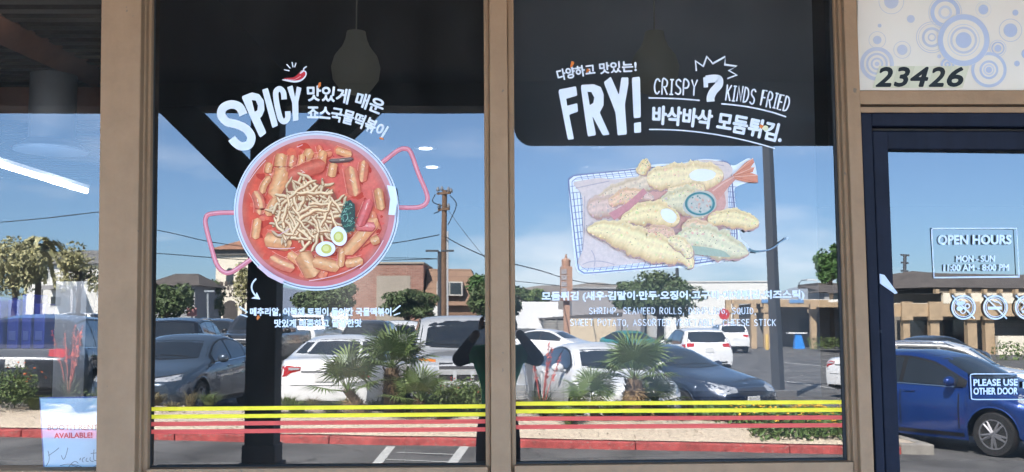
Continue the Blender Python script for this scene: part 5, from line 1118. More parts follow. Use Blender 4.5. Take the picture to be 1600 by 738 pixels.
def rear_accord(patch, pair, e):
    pair("tail_light", 'rear', [(.40,.965),(.60,.985),(.80,.97)], [(.42,.90),(.58,.86),(.66,.80),(.80,.79)], tail_red); pair("reverse_light", 'rear', [(.42,.948),(.62,.955)], [(.44,.915),(.62,.905)], lamp_glass, off=.010, rows=2, cols=4)
    patch("trunk_lip", 'rear', [(-.40,.90),(.40,.90)], [(-.40,.865),(.40,.865)], mat("shadow_grey", (.2,.2,.21), .4), off=.004, rows=1)
    q = e['hit']('rear', 0, .79, .012); box_on(q, (.015,.32,.15), plate_m, "licence_plate", e['t']); patch("bumper_valance", 'rear', [(-.66,.40),(.66,.40)], [(-.62,.29),(.62,.29)], dark_tr, rows=2)
    patch("bumper_seam", 'rear', [(-.74,.655),(.74,.655)], [(-.74,.645),(.74,.645)], dark_tr, rows=1)
def rear_suv(patch, pair, e):
    pair("tail_light", 'rear', [(.50,1.16),(.66,1.17),(.86,1.16)], [(.52,1.05),(.68,1.03),(.86,1.0)], tail_red); q = e['hit']('rear', 0, .93, .012); box_on(q, (.015,.32,.15), plate_m, "licence_plate", e['t'])
    patch("bumper_valance", 'rear', [(-.8,.52),(.8,.52)], [(-.74,.38),(.74,.38)], dark_tr, rows=2)
    for side in ('left','right'): patch("tail_light", side, [(e['L']-.42,1.14),(e['L']-.16,1.12)], [(e['L']-.38,1.06),(e['L']-.15,1.04)], tail_red, rows=2)
P_bluegrey = paint("blue_grey_paint", (.062,.088,.125)); P_white = paint("white_paint", (.80,.80,.80), 0); P_silver = paint("silver_white_paint", (.56,.57,.58), .2); P_navy = paint("dark_blue_grey_paint", (.028,.042,.075)); P_blue = paint("bright_blue_paint", (.010,.045,.22), .4); P_black = paint("black_paint", (.016,.018,.022)); P_dkgrey = paint("charcoal_paint", (.05,.055,.065)); P_teal = paint("teal_paint", (.05,.38,.36))
car("parked_car", "blue grey sedan nosed up to the bed beside the dark post", 'sedan', P_bluegrey, 206, 17.3, -4, front=front_sedan_wide)
car("parked_car", "white sedan seen from behind with red tail lights beside the dark post", 'sedan', P_white, 508, 17.9, 2, "tail", rear=rear_accord, size=1.03)
car("pickup_truck", "silver white pickup nosed up behind the photographer", 'pickup', P_silver, 738, 17.6, 7, front=front_pickup)
car("parked_car", "white coupe nosed up behind the thick fan palm", 'sedan', P_white, 1000, 17.2, 12, front=front_coupe)
car("parked_car", "dark blue grey sedan with chrome grille right of the white coupe", 'sedan', P_navy, 1172, 18.2, 36, front=front_kia)
car("parked_car", "bright blue hatchback seen from its side in the door glass", 'hatch', P_blue, 1752, 14.7, 35, front=front_hatch)
car("parked_car", "white crossover with chrome roof rails behind the blue hatchback", 'suv', P_white, 1745, 20.3, 60, "nose", front=front_coupe, rails=True, size=.92)
car("parked_car", "white car cut by the right edge of the fried food window", 'sedan', P_white, 1322, 26.0, 62, "tail", rear=rear_accord)
car("parked_car", "dark wagon seen from behind at the left edge behind the yucca", 'suv', P_dkgrey, 28, 17.7, -6, "tail", rear=rear_suv, size=1.03)
car("parked_car", "black sport utility car seen from behind over the blue grey sedan", 'suv', P_black, 258, 27.0, -4, "tail", rear=rear_suv, rails=True)
car("parked_car", "dark sport utility car beyond the black one left of the grey truck", 'suv', P_dkgrey, 332, 45, -3, "tail", rear=rear_suv)
car("pickup_truck", "dark grey pickup with a barred grille beside the dark post", 'pickup', P_dkgrey, 376, 34, -2, front=front_truck)
car("parked_car", "white estate car side on in front of the white house", 'suv', P_white, 157, 75, -84, "tail", rear=rear_suv, detail=0, zoff=.5)
car("parked_car", "small white car far off left of the cream tower", 'suv', P_white, 322, 66, -80, "tail", detail=0)
car("parked_car", "white car far off at the foot of the cream tower", 'sedan', P_white, 352, 56, -20, "tail", rear=rear_accord, detail=0, zoff=.3)
car("pickup_truck", "white pickup far off behind the Korean caption", 'pickup', P_white, 455, 42, 3, "tail", detail=0)
car("parked_car", "black car beyond the white sedan below the brick building", 'suv', P_black, 560, 34, 0, "nose", front=front_coupe, detail=0)
car("parked_car", "white car with bright roof between the palms and the brick building", 'suv', P_white, 617, 40, 0, "nose", front=front_coupe, detail=0)
car("parked_car", "white estate car seen from behind over the dark blue grey sedan", 'suv', P_white, 1107, 36, -3, "tail", rear=rear_suv)
car("parked_car", "teal car far off under the round tree", 'sedan', P_teal, 1020, 50, 20, "nose", detail=0)
car("parked_car", "white car far off in front of the cream yard wall", 'sedan', P_white, 935, 46, 60, "nose", detail=0)
car("parked_car", "white van like car parked behind the timber pergola posts", 'suv', P_white, 1148, 62, 0, "tail", rear=rear_suv, detail=0, size=1.08)
car("parked_car", "dark car with a rounded roof behind the blue hatchback", 'sedan', P_dkgrey, 1475, 36, 60, "tail", detail=0)
# ------------------------------------------------------------------ buildings, fences and trees beyond the car park
cream = mat("cream_stucco", (.78,.71,.58), .9, var=.06, bump=.1); wht = mat("white_stucco", (.72,.71,.67), .9, var=.05); beige = mat("beige_panel", (.36,.31,.25), .85, var=.05); grey_st = mat("grey_stucco", (.34,.34,.34), .9, var=.06)
shing = mat("brown_shingle", (.105,.09,.08), .9, var=.35, scale=1.4, bump=.4, bscale=8); tile_r = mat("clay_tile", (.33,.17,.11), .85, var=.4, scale=2.5, bump=.4, bscale=12); timber = mat("tan_timber", (.44,.32,.20), .8, var=.2, scale=2); win_d = mat("dark_pane", (.025,.03,.036), .06, spec=.9, var=.2)
brick = brick_mat("red_brick", (.25,.095,.06), (.36,.17,.12), (.32,.25,.21), .018, 1.0, .42, .14); siding = brick_mat("brown_siding", (.27,.17,.115), (.245,.15,.10), (.12,.075,.05), .022, 1.0, 40, .55); planks = brick_mat("grey_boards", (.33,.31,.28), (.27,.26,.24), (.12,.11,.10), .022, 1.0, 6, .2); block_w = brick_mat("cream_block", (.60,.50,.36), (.56,.46,.33), (.45,.37,.27), .01, 1.0, .8, .3)
def rect(px0, px1, py0, py1, d): a, b = V(px0, py1, d), V(px1, py0, d); return a.x, b.x, a.z, b.z
ZG = -1.2                                             # footings run below the lot
def gable_windows(parent, specs, d, y, m=win_d, fr=None):
    for (px0, px1, py0, py1) in specs:
        x0, x1, z0, z1 = rect(px0, px1, py0, py1, d); w = build("window", MB().span((x0-.08, y+.001, z0-.08), (x1+.08, y+.06, z1+.08)), fr or wht, parent)
        build("glass", MB().span((x0, y+.061, z0), (x1, y+.075, z1)), m, w)
def hip(x0, x1, y0, y1, z0, z1, ov=.5, ridge=.5):
    xm0, xm1 = x0+(x1-x0)*ridge*.5, x1-(x1-x0)*ridge*.5; ym = (y0+y1)/2
    return MB().add([(x0-ov,y0+ov,z0),(x1+ov,y0+ov,z0),(x1+ov,y1-ov,z0),(x0-ov,y1-ov,z0),(xm0,ym,z1),(xm1,ym,z1)], [(0,1,5,4),(1,2,5),(2,3,4,5),(3,0,4),(3,2,1,0)])
# white two-storey house, far left
d = 105; y = Y(d); x0, x1, z0, z1 = rect(40, 160, 412, 500, d)
t = thing("house", "white two storey house with grey roof far off between trees at the left", "house", ((x0+x1)/2, y-5, ZG))
build("wall", MB().span((x0, y-9, ZG), (x1, y, z1)), wht, t); build("roof", hip(x0, x1, y, y-9, z1+.002, V(100,396,d).z+.6), mat("grey_roof", (.16,.155,.15), .9, var=.3, scale=1), t)
gable_windows(t, [(56,77,422,436),(80,96,464,478),(118,134,424,438)], d, y)
xx0, xx1, zz0, zz1 = rect(66, 118, 446, 452, d-2); build("pergola", MB().span((xx0, y+.002, zz0), (xx1, y+2.5, zz1)).span((xx0, y+2.3, ZG), (xx0+.25, y+2.5, zz0)).span((xx1-.25, y+2.3, ZG), (xx1, y+2.5, zz0)), mat("grey_beam", (.3,.29,.29), .8), t)
# grey roofed building left of the tower
d = 85; y = Y(d); x0, x1, z0, z1 = rect(228, 305, 446, 500, d)
t = thing("house", "grey gabled building half hidden by trees left of the cream tower", "house", ((x0+x1)/2, y-4, ZG)); build("wall", MB().span((x0, y-8, ZG), (x1, y, z1)), grey_st, t); build("roof", hip(x0, x1, y, y-8, z1+.002, V(260,424,d).z), shing, t)
# cream tower with arch and tiled roof
d = 100; y = Y(d); x0, x1, z0, z1 = rect(336, 412, 398, 500, d); dep = x1-x0
t = thing("tower", "cream stucco tower with clay tile roof and arched doorway", "tower", ((x0+x1)/2, y-3, ZG))
def arch_pts(cx_, w, zb, zs, n=10): return [(cx_-w, zb), (cx_+w, zb)] + [(cx_+w*math.cos(PI*k/n), zs+w*math.sin(PI*k/n)) for k in range(n+1)]
build("wall", MB().span((x0, y-dep, ZG), (x1, y, z1)), cream, t)
build("eave", MB().span((x0-.25, y-dep-.25, z1+.002), (x1+.25, y+.25, z1+.5)), mat("grey_eave", (.16,.15,.14), .8), t); build("roof", hip(x0, x1, y, y-dep, z1+.502, V(370,371,d).z, .6, .95), tile_r, t)
for px, wpx, pb, ps, nm in ((360, 5.8, 445, 424, "arched_window"), (361, 11.5, 520, 481, "arched_doorway")):
    c = V(px, ps, d); w = wpx/FPX*d; build(nm, MB().prism(arch_pts(c.x, w, V(px, pb, d).z, c.z), y+.02, y+.003), win_d if nm == "arched_window" else mat("doorway_dark", (.07,.06,.055), .8), t)
build("moulding", MB().span((x0-.06, y+.002, V(0,487,d).z), (V(349,487,d).x, y+.08, V(0,485.5,d).z)), cream, t)
lp = V(342, 474, d); build("wall_lamp", MB().span((lp.x-.18, y+.002, lp.z-.35), (lp.x+.18, y+.25, lp.z+.35)), wht, t)
lt = MB(); rdl = random.Random(4)                    # worn name lettering, too small to read
for (px, py, n, h) in ((361,447,7,.5),(360,453,10,.36),(362,458,2,.3),(361,464,5,.42)):
    c = V(px, py, d)
    for k in range(n):
        x = c.x+(k-(n-1)/2)*h*.85
        lt.span((x-h*.3, y+.003, c.z), (x-h*.16, y+.03, c.z+h))
        lt.span((x-h*.155, y+.003, c.z+h*rdl.choice([.0,.42,.84])), (x+h*.3, y+.03, c.z+h*rdl.choice([.16,.58,1.0]) if False else c.z+h*.98 if rdl.random() < .2 else c.z+h*.16))
build("lettering", lt, mat("dark_letter", (.08,.06,.05), .7), t)
# brick building with blank panel and brown mansard roof
d = 88; y = Y(d); x0, x1, z0, z1 = rect(548, 662, 413, 500, d)
t = thing("commercial_building", "red brick building with a blank beige panel behind the bowl print", "building", ((x0+x1)/2, y-5, ZG)); build("wall", MB().span((x0, y-10, ZG), (x1, y, z1)), brick, t); build("coping", MB().span((x0-.1, y-10, z1+.002), (x1+.05, y+.12, z1+.16)), beige, t)
a0, a1, b0, b1 = rect(588.5, 642, 432, 505, d); build("panel", MB().span((a0, y+.002, b0-1), (a1, y+.06, b1)), beige, t); build("door_post", MB().span((V(548,0,d).x-1.4, y-.5, ZG), (V(548,0,d).x+.2, y+.3, z1-1.2)), wht, t)
d = 87; y = Y(d); x0, x1, z0, z1 = rect(662.5, 756, 418, 478, d); xk = V(733,418,d).x
t = thing("commercial_building", "brown sided building with sloping mansard roof and dark window", "building", ((x0+x1)/2, y-5, ZG))
build("roof", MB().add([(x0,y,z0),(x1,y,z0),(xk,y-3.4,z1),(x0,y-3.4,z1),(x0,y-11,z0),(x1,y-11,z0),(xk,y-8,z1),(x0,y-8,z1)], [(0,1,2,3),(1,5,6,2),(5,4,7,6),(4,0,3,7),(3,2,6,7),(0,4,5,1)]), siding, t)
build("wall", MB().span((x0, y-10.5, ZG), (x1-.3, y-.5, z0-.002)), mat("brown_wall", (.22,.13,.085), .85, var=.15), t)
a0, a1, b0, b1 = rect(682, 722, 441, 463, d); wf = build("window", MB().span((a0, y-2.6, b0), (a1, y+.05, b1)), mat("window_frame_pale", (.5,.47,.42), .7), t); build("glass", MB().span((a0+.12, y+.051, b0+.12), ((a0+a1)/2-.05, y+.07, b1-.12)), win_d, wf); build("glass", MB().span(((a0+a1)/2+.05, y+.051, b0+.12), (a1-.12, y+.07, b1-.12)), win_d, wf)
a0, a1, b0, b1 = rect(676, 690, 479, 494, 70); tag(build("hoarding", MB().span((a0, Y(70)-.1, b0), (a1, Y(70), b1)).span((a0+.2, Y(70)-.08, ZG), (a0+.28, Y(70)-.02, b0)), wht), "small white board on a post before the brown building", "board")
# long grey hall, big white hall, yard walls, pylon
d = 125; y = Y(d); x0, x1, z0, z1 = rect(893, 1000, 451, 500, d); t = thing("hall", "long pale grey hall behind the pylon sign", "building", ((x0+x1)/2, y-6, ZG)); build("wall", MB().span((x0, y-14, ZG), (x1, y, z1)), mat("hall_grey", (.30,.285,.29), .85, var=.05), t); build("coping", MB().span((x0-.2, y-14, z1+.002), (x1, y+.2, z1+.25)), grey_st, t)
d = 112; y = Y(d); x0, x1, z0, z1 = rect(1040, 1206, 441, 505, d); t = thing("hall", "big plain white hall behind the round tree", "building", ((x0+x1)/2, y-8, ZG)); build("wall", MB().span((x0, y-18, ZG), (x1, y, z1)), wht, t); build("coping", MB().span((x0-.1, y-18, z1+.002), (x1+.1, y+.1, z1+.15)), mat("pale_coping", (.6,.59,.56), .8), t)
d = 92; y = Y(d); x0, x1, z0, z1 = rect(849, 889, 501, 533, d); t = thing("yard_fence", "weathered grey board fence beside the box truck", "fence", ((x0+x1)/2, y, ZG)); build("boards", MB().span((x0, y-.1, ZG), (x1, y, z1)), planks, t)
for q in (x0+.05, (x0+x1)/2, x1-.05): build("post", MB().span((q-.06, y+.002, ZG), (q+.06, y+.12, z1+.08)), planks, t)
x0, x1, z0, z1 = rect(889.5, 962, 498, 533, d); tag(build("yard_wall", MB().span((x0, y-.3, ZG), (x1, y, z1)), block_w), "cream block yard wall right of the board fence", "wall")
x0, x1, z0, z1 = rect(905, 972, 487, 500, 104); t = thing("lean_to", "dark sloping lean to roof over the yard wall", "shed", ((x0+x1)/2, Y(104), ZG)); build("roof", MB().hull8([(x0-4,Y(104),z0),(x1,Y(104),z0+.35),(x1,Y(104),z1),(x0-4,Y(104),z0+.15)], [(x0-4,Y(108),z0),(x1,Y(108),z0+.35),(x1,Y(108),z1),(x0-4,Y(108),z0+.15)]), mat("dark_roof", (.09,.085,.085), .8), t)
for q in np.linspace(x0, x1-.1, 7): build("post", MB().span((q, Y(104)-.2, ZG), (q+.12, Y(104)-.02, z0-.002)), mat("dark_post", (.06,.055,.05), .8), t)
d = 80; y = Y(d); c = V(885, 440, d); t = thing("pylon_sign", "tall square brick coloured sign pylon with panels and a rounded cap", "sign", (c.x, y, ZG)); pk = 9.2/FPX*d
build("pillar", MB().span((c.x-pk, y-1, V(0,470,d).z), (c.x+pk, y, V(0,417,d).z)).span((c.x-.25, y-.7, ZG), (c.x+.25, y-.3, V(0,470.2,d).z)), mat("pylon_stucco", (.40,.235,.165), .85, var=.1), t)
build("cap", MB().lathe([(.34,0),(.36,.5),(.25,.62),(.1,.66),(.08,.95)], (c.x, y-.5, V(0,416.8,d).z), n=14), mat("pylon_stucco", (.4,.235,.165)), t, smooth=40)
for py in (421,430,440,450): build("sign_panel", MB().span((c.x-pk*.92, y+.002, V(0,py+7.5,d).z), (c.x+pk*.05, y+.04, V(0,py,d).z)), mat("sign_panel", (.33,.31,.32), .6), t)
# box trucks
for px0, px1, pt, d, lb in ((806, 881, 472, 108, "white box truck parked beyond the yard behind the photographer"), (872, 914, 484, 132, "smaller white box truck beyond the board fence")):
    x0, x1, z0, z1 = rect(px0, px1, pt, 515, d); y = Y(d); g0 = zg(x0, y)
    t = thing("box_truck", lb, "truck", ((x0+x1)/2, y-1.2, g0), group="white trucks beyond the yard")
    build("box", MB().span((x0, y-2.3, g0+.9), (x1-(x1-x0)*.12, y, z1)), P_white, t, bevel=.05)
    xa_, xb_ = x0+(x1-x0)*.42, x0+(x1-x0)*.95
    cab = MB().prism([(xa_, g0+.45), (xa_+.1, g0+1.25), (xa_+1.1, g0+1.42), (xa_+1.75, g0+2.25), (xb_, g0+2.3), (xb_, g0+.45)], y+.01, y+1.9); build("cab", cab, P_white, t, bevel=.08)
    build("windshield", MB().prism([(xa_+1.17, g0+1.47), (xa_+1.72, g0+2.15), (xa_+2.0, g0+2.15), (xa_+2.0, g0+1.47)], y+1.901, y+1.915), car_glass, t)
    build("window", MB().span((xa_+2.1, y+1.902, g0+1.45), (xa_+2.9, y+1.916, g0+2.12)), car_glass, t)
    for q in (xa_+.75, xb_-.2): build("wheel", MB().lathe([(.28,-.12),(.42,-.12),(.42,.12),(.28,.13)], (q, y+1.86, g0+.42), 'y', 20), tyre_m, t, smooth=40)
# shops with timber pergola
d = 76; y = Y(d)
x0, x1, z0, z1 = rect(1196, 1345, 474, 545, d); t = thing("shop_building", "low shop in shade behind the timber pergola", "building", ((x0+x1)/2, y-4, ZG))
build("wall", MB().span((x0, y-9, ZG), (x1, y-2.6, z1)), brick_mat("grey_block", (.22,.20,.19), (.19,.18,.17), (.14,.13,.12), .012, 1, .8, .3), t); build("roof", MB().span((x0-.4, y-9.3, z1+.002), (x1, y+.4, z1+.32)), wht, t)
build("beam", MB().span((x0-.4, y+.402, z1-.25), (x1, y+.6, z1+.12)), timber, t); a0, a1, b0, b1 = rect(1250, 1268, 496, 520, d+2.6); build("window", MB().span((a0, y-2.598, b0), (a1, y-2.54, b1)), win_d, t)
a0, a1, b0, b1 = rect(1180, 1300, 469, 476, 82); t2 = thing("shop_building", "upper storey with window right behind the pergola roof", "building", (V(1310,450,95).x, Y(95), ZG)); q = rect(1288, 1345, 448, 478, 95); build("wall", MB().span((q[0], Y(95)-5, ZG), (q[1], Y(95), q[3])), grey_st, t2); build("roof", MB().span((q[0]-.8, Y(95)-5.5, q[3]+.002), (q[1], Y(95)+.8, q[3]+.35)), shing, t2); gable_windows(t2, [(1300,1312,457,467)], 95, Y(95))
t = thing("pergola", "tan timber pergola with blocky posts across the car park", "pergola", (V(1215,500,73).x, Y(73), ZG))
for px in (1138, 1150, 1178, 1198, 1271): c = V(px, 470, 73); build("post", MB().span((c.x-.19, Y(73)-.38, ZG), (c.x+.19, Y(73), V(0,468,73).z)).span((c.x-.3, Y(73)-.45, V(0,488,73).z), (c.x+.3, Y(73)+.07, V(0,482,73).z)), timber, t)
build("beam", MB().span((V(1135,0,73).x, Y(73)-.3, V(0,474,73).z), (V(1282,0,73).x, Y(73)-.05, V(0,467.8,73).z)), timber, t)
for px in (1199, 1243): q = rect(px-8, px+14, 467.5, 473, 72.9); build("awning_board", MB().span((q[0], Y(73)+.001, q[2]), (q[1], Y(73)+.05, q[3])), mat("blue_board", (.13,.29,.55), .6), t)
# long shop across the lot, seen in the door
d = 58; y = Y(d); x0, x1 = V(1340+DS,500,d).x, V(1760+DS,500,d).x; ze = V(1500+DS,447,d).z; zr = V(1485+DS,424,d+9).z
t = thing("shop_building", "long low shop with brown shingle roof and timber posts seen in the door", "building", ((x0+x1)/2, y-6, ZG))
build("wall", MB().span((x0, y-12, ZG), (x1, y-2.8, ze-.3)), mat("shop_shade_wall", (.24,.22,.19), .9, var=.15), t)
xs_ = V(1448+DS,500,d).x
build("roof", MB().add([(xs_,y+.14,ze),(x1,y+.14,ze-.1),(x1,y-14,ze),(xs_-6,y-14,ze),(V(1482+DS,0,d).x,y-6.5,zr),(V(1530+DS,0,d).x,y-6.5,zr-.15),(x1,y-6.5,ze+1.0)], [(0,1,6,5,4),(3,0,4),(2,3,4,5,6),(3,2,1,0)]), shing, t)
build("roof", MB().add([(x0-4,y-2,V(1380+DS,456,d).z),(xs_,y-2,V(1450+DS,451,d).z),(xs_,y-8,V(1450+DS,428,d).z),(x0-4,y-8,V(1395+DS,440,d).z)], [(0,1,2,3)]), shing, t)
q0, q1 = V(0,473,d).z, V(0,456,d).z; build("fascia", MB().span((V(1452+DS,0,d).x, y-.3, q0), (x1, y, q1)), cream, t); build("fascia", MB().span((x0, y-.8, V(0,486,d).z), (V(1466+DS,0,d).x, y-.5, V(0,472,d).z)), cream, t)
build("soffit_band", MB().span((V(1440+DS,0,d).x, y-.28, q1+.002), (x1, y-.05, ze-.06)), mat("tan_soffit", (.20,.165,.125), .85), t)
build("beam", MB().span((x0, y-.25, V(0,494,d).z), (x1, y-.02, q0-.002)), timber, t)
for i in range(9):
    px = 1456+26*i; c = V(px+DS, 453, d); build("rafter_tail", MB().span((c.x-.1, y-.04, c.z-.14), (c.x+.1, y+.35, c.z+.1)), timber, t)
for px, w in ((1411,8),(1457,11),(1517,12),(1546,12),(1640,12),(1720,12)):
    a0, a1, b0, b1 = rect(px-w/2+DS, px+w/2+DS, 478, 560, d); build("post", MB().span((a0, y-.4, ZG), (a1, y+.02, V(0,494.2,d).z)).span((a0-.12, y-.02, V(0,500,d).z), (a1+.12, y+.2, V(0,470,d).z)), timber, t)
for (px0, px1, py0, py1) in ((1396,1444,500,545),(1470,1512,500,545)):
    a0, a1, b0, b1 = rect(px0+DS, px1+DS, py0, py1, d+2.8); build("shopfront_glass", MB().span((a0, y-2.79, b0), (a1, y-2.74, b1)), win_d, t)
a0, a1, b0, b1 = rect(1551+DS, 1900, 500, 541, d+2); build("block_wall", MB().span((a0, y-2.7, ZG), (a1, y-2.2, b1)), brick_mat("grey_cream_block", (.25,.24,.22), (.22,.21,.19), (.16,.15,.14), .012, 1, .8, .3), t); a0, a1, b0, b1 = rect(1552+DS, 1900, 526, 560, d); build("low_wall", MB().span((a0, y+.3, ZG), (a1, y+.6, b1)), cream, t)
# bollards, blue bin, hedge
for px in (1164, 1198.5, 1209): c = G(px, 70); tag(build("bollard", MB().lathe([(.11,-.1),(.11,1.0),(.08,1.08),(.0,1.1)], (c.x, c.y, c.z), n=12), mat("bollard_yellow", (.62,.42,.13), .6), smooth=40), {1164: "yellow bollard left of the pergola's middle posts", 1198.5: "yellow bollard in front of the fourth pergola post", 1209: "yellow bollard beside the grey lamp post"}[px], "bollard", "yellow bollards by the pergola")
c = G(1248, 73); t = thing("news_rack", "small blue and white rack standing before the shaded shop", "rack", c); build("box_body", MB().add([(c.x-.3,c.y,c.z),(c.x+.45,c.y,c.z),(c.x+.2,c.y,c.z+1.1),(c.x-.2,c.y,c.z+1.1),(c.x-.3,c.y-.5,c.z),(c.x+.45,c.y-.5,c.z),(c.x+.2,c.y-.5,c.z+1.1),(c.x-.2,c.y-.5,c.z+1.1)], [(0,1,2,3),(7,6,5,4),(0,4,5,1),(1,5,6,2),(2,6,7,3),(3,7,4,0)]), mat("bright_blue", (.03,.25,.75), .4), t); build("top", MB().span((c.x-.75, c.y-.5, c.z+1.102), (c.x+.6, c.y+.1, c.z+1.2)), P_white, t)
def hedge(label, px0, px1, d, h, lm, seed):
    rd = random.Random(seed); mb = MB(); a, b = G(px0, d), G(px1, d)
    n = max(3, int((b-a).length/.5))
    for i in range(n): leaves(mb, a.lerp(b, (i+.5)/n)+Vector((0,0,h*.5)), 90, (.5,.45,h*.55), .09, rd)
    return tag(build("hedge", mb, lm), label, "hedge")
hedge("low green hedge before the shaded shop at the pergola", 1266, 1345, 72, .9, L_mid, 3); hedge("clipped hedge far off between the white cars below the brick building", 588, 625, 60, 1.0, L_bright, 4); hedge("green hedge at the far right beyond the white crossover", 1640, 1760, 50, .9, L_mid, 9)
c = V(1131, 490, 66); t = thing("stop_sign", "small red stop sign on a thin post by the white hall", "sign", (c.x, Y(66), zg(c.x, -60))); build("post", MB().tube([(c.x, Y(66), zg(c.x,-60)), (c.x, Y(66), c.z+.3)], .04, 6), gmet, t); build("plate", MB().lathe([(.36,.05),(.36,.08)], (c.x, Y(66), c.z), 'y', 8), mat("sign_red", (.5,.03,.04), .5), t)
c = V(299, 488, 60); tag(build("sign", MB().span((c.x-.3, Y(60)-.05, c.z-.25), (c.x+.3, Y(60), c.z+.25)).span((c.x-.04, Y(60)-.1, -1), (c.x+.04, Y(60)-.052, c.z+.2)), mat("pink_sign", (.55,.25,.25), .6)), "small reddish sign on a post among the trees left of the tower", "sign")
# trees
def T_(px, pt, pb, w, d, **k):                       # crown top and bottom rows, crown width in px
    b = G(px, d); zt_, zb_ = V(px, pt, d).z, V(px, pb, d).z; H = zt_-b.z; rz = (zt_-zb_)/2
    return tree("tree", k.pop('label'), b, H, w/2/FPX*d, rz, k.pop('lm'), **k)
T_(22, 366, 482, 120, 62, label="olive tree at the left edge before the white house", lm=L_olive, n=3600, clumps=30, leaf=.15, seed=11)
T_(122, 376, 470, 92, 66, label="thin olive tree beside the white house with branches showing", lm=L_olive, n=1500, clumps=24, leaf=.14, seed=12)
T_(258, 428, 508, 100, 58, label="leafy green tree left of the grey gabled building", lm=L_dark, n=3600, leaf=.16, seed=13)
T_(215, 440, 508, 60, 60, label="green tree at the left edge of the bowl window", lm=L_mid, n=2600, leaf=.16, seed=23)
T_(324, 436, 502, 60, 92, label="dark tree just left of the cream tower", lm=L_dark, n=2600, leaf=.2, seed=14)
T_(380, 405, 500, 42, 80, label="sparse climbing tree with small leaves against the cream tower", lm=L_olive, n=1100, clumps=22, leaf=.14, seed=15, trunk=.08)
T_(504, 436, 500, 105, 55, label="dense dark tree below the bowl print beside the dark post", lm=L_dark, n=6000, clumps=34, leaf=.13, seed=16)
T_(638, 454, 503, 94, 58, label="low round dark tree before the beige panel", lm=L_dark, n=5200, clumps=34, leaf=.12, seed=17)
T_(775, 437, 503, 96, 54, label="round tree behind the mullion beside the brown building", lm=L_dark, n=5200, clumps=34, leaf=.13, seed=18)
T_(745, 426, 470, 30, 80, label="lighter tree top over the brown building's roof end", lm=L_bright, n=900, leaf=.18, seed=19)
T_(1030, 428, 505, 138, 60, label="broad round tree in front of the white hall", lm=L_dark, n=9000, clumps=46, leaf=.13, seed=20, trunk=.2)
T_(1300, 380, 452, 46, 78, label="bright green tree behind the pergola roof at the window edge", lm=L_bright, n=3600, leaf=.16, seed=21)
T_(836, 452, 478, 50, 160, label="far green tree below the hill beside the mullion", lm=L_mid, n=1500, leaf=.4, seed=22)
b = G(58, 72); t = thing("palm_tree", "tall palm with a pale drooping crown behind the trees at the left edge", "palm", b); tp = V(66, 385, 72); mb = MB(); mb.tube([b, (b.x, b.y, tp.z)], [.25,.2], 8); build("trunk", mb, bark, t); rdp = random.Random(2); mb = MB()
for i in range(46):
    az = rdp.uniform(0, 6.28); el = rdp.uniform(-.3, 1.2); P_ = [Vector((tp.x, b.y, tp.z))]
    for k in range(1, 6): P_.append(P_[0]+Vector((math.cos(az)*math.cos(el)*.55*k, math.sin(az)*math.cos(el)*.55*k, math.sin(el)*.55*k-.09*k*k)))
    for k in range(5):
        q = P_[k+1]-P_[k]; s_ = q.cross(Vector((0,0,1))).normalized()*.3*(1-k*.12); mb.add([P_[k]-s_, P_[k+1]-s_*.8-Vector((0,0,.2)), P_[k+1]+s_*.8-Vector((0,0,.2)), P_[k]+s_], [(0,1,2,3)])
build("fronds", mb, L_olive, t)
# poles, lamps and wires
wood = mat("pole_wood", (.17,.10,.06), .85, var=.3, scale=4); pole_g = mat("lamp_post_grey", (.055,.06,.07), .5, var=.08); wire_m = mat("wire", (.02,.02,.022), .6)
b = G(692, 70); top = V(694, 298, 70); t = thing("utility_pole", "tall wooden utility pole with crossarms and transformers' wiring", "pole", b)
build("pole", MB().tube([b, top], [.23,.17], 10), wood, t, smooth=40)
for py, w in ((303, 12), (328, 10)): c = V(693, py, 70); build("crossarm", MB().box((c.x, c.y+.16, c.z), (w/FPX*70*2, .12, .16), rz=.5), wood, t)
for px, py in ((684,300),(690,299),(700,300),(704,302),(686,326),(700,326)): c = V(px, py, 70); build("insulator", MB().lathe([(.09,0),(.12,.1),(.06,.3)], (c.x, c.y+.1, c.z), n=8), mat("insulator_grey", (.2,.2,.21), .4), t)
c = V(699, 420, 70); build("conduit", MB().tube([(c.x, c.y+.1, -.3), (c.x, c.y+.1, V(0,362,70).z)], .07, 6), mat("conduit_pale", (.5,.5,.5), .5), t)
for pts in (((680,304),(676,316),(690,322)), ((702,306),(712,320),(704,342),(699,352)), ((682,332),(678,334),(688,330))): build("jumper_wire", MB().tube([V(*q, 69.7) for q in cat(pts, 6)], .03, 4), wire_m, t)
b = G(686, 62); t = thing("street_lamp", "grey twin headed lamp post standing by the utility pole", "street lamp", b); zt2 = V(687, 393.5, 62).z; build("post", MB().tube([b, (b.x, b.y, zt2)], .11, 8), pole_g, t); c = V(687, 394, 62); build("lamp_head", MB().box((c.x-.45, b.y, zt2+.05), (.75, .4, .10)), pole_g, t); build("lamp_head", MB().box((c.x+.47, b.y, zt2+.05), (.75, .4, .10)), pole_g, t)
b = G(1214, 24.7); t = thing("street_lamp", "thick dark grey car park lamp post on a concrete block", "street lamp", b); a_ = V(1191, 230, 24.7); build("post", MB().tube([b+Vector((0,0,.3)), (a_.x+.09, b.y, 8.4)], [.155,.12], 4), pole_g, t); build("base", MB().span((b.x-.32, b.y-.32, b.z-.1), (b.x+.36, b.y+.32, b.z+.29)), mat("dark_concrete", (.12,.12,.125), .9, var=.15), t, bevel=.02)
for sg in (-1, 1): build("lamp_head", MB().box((a_.x+.1+sg*.55, b.y, 8.45), (.8, .35, .14)), pole_g, t)
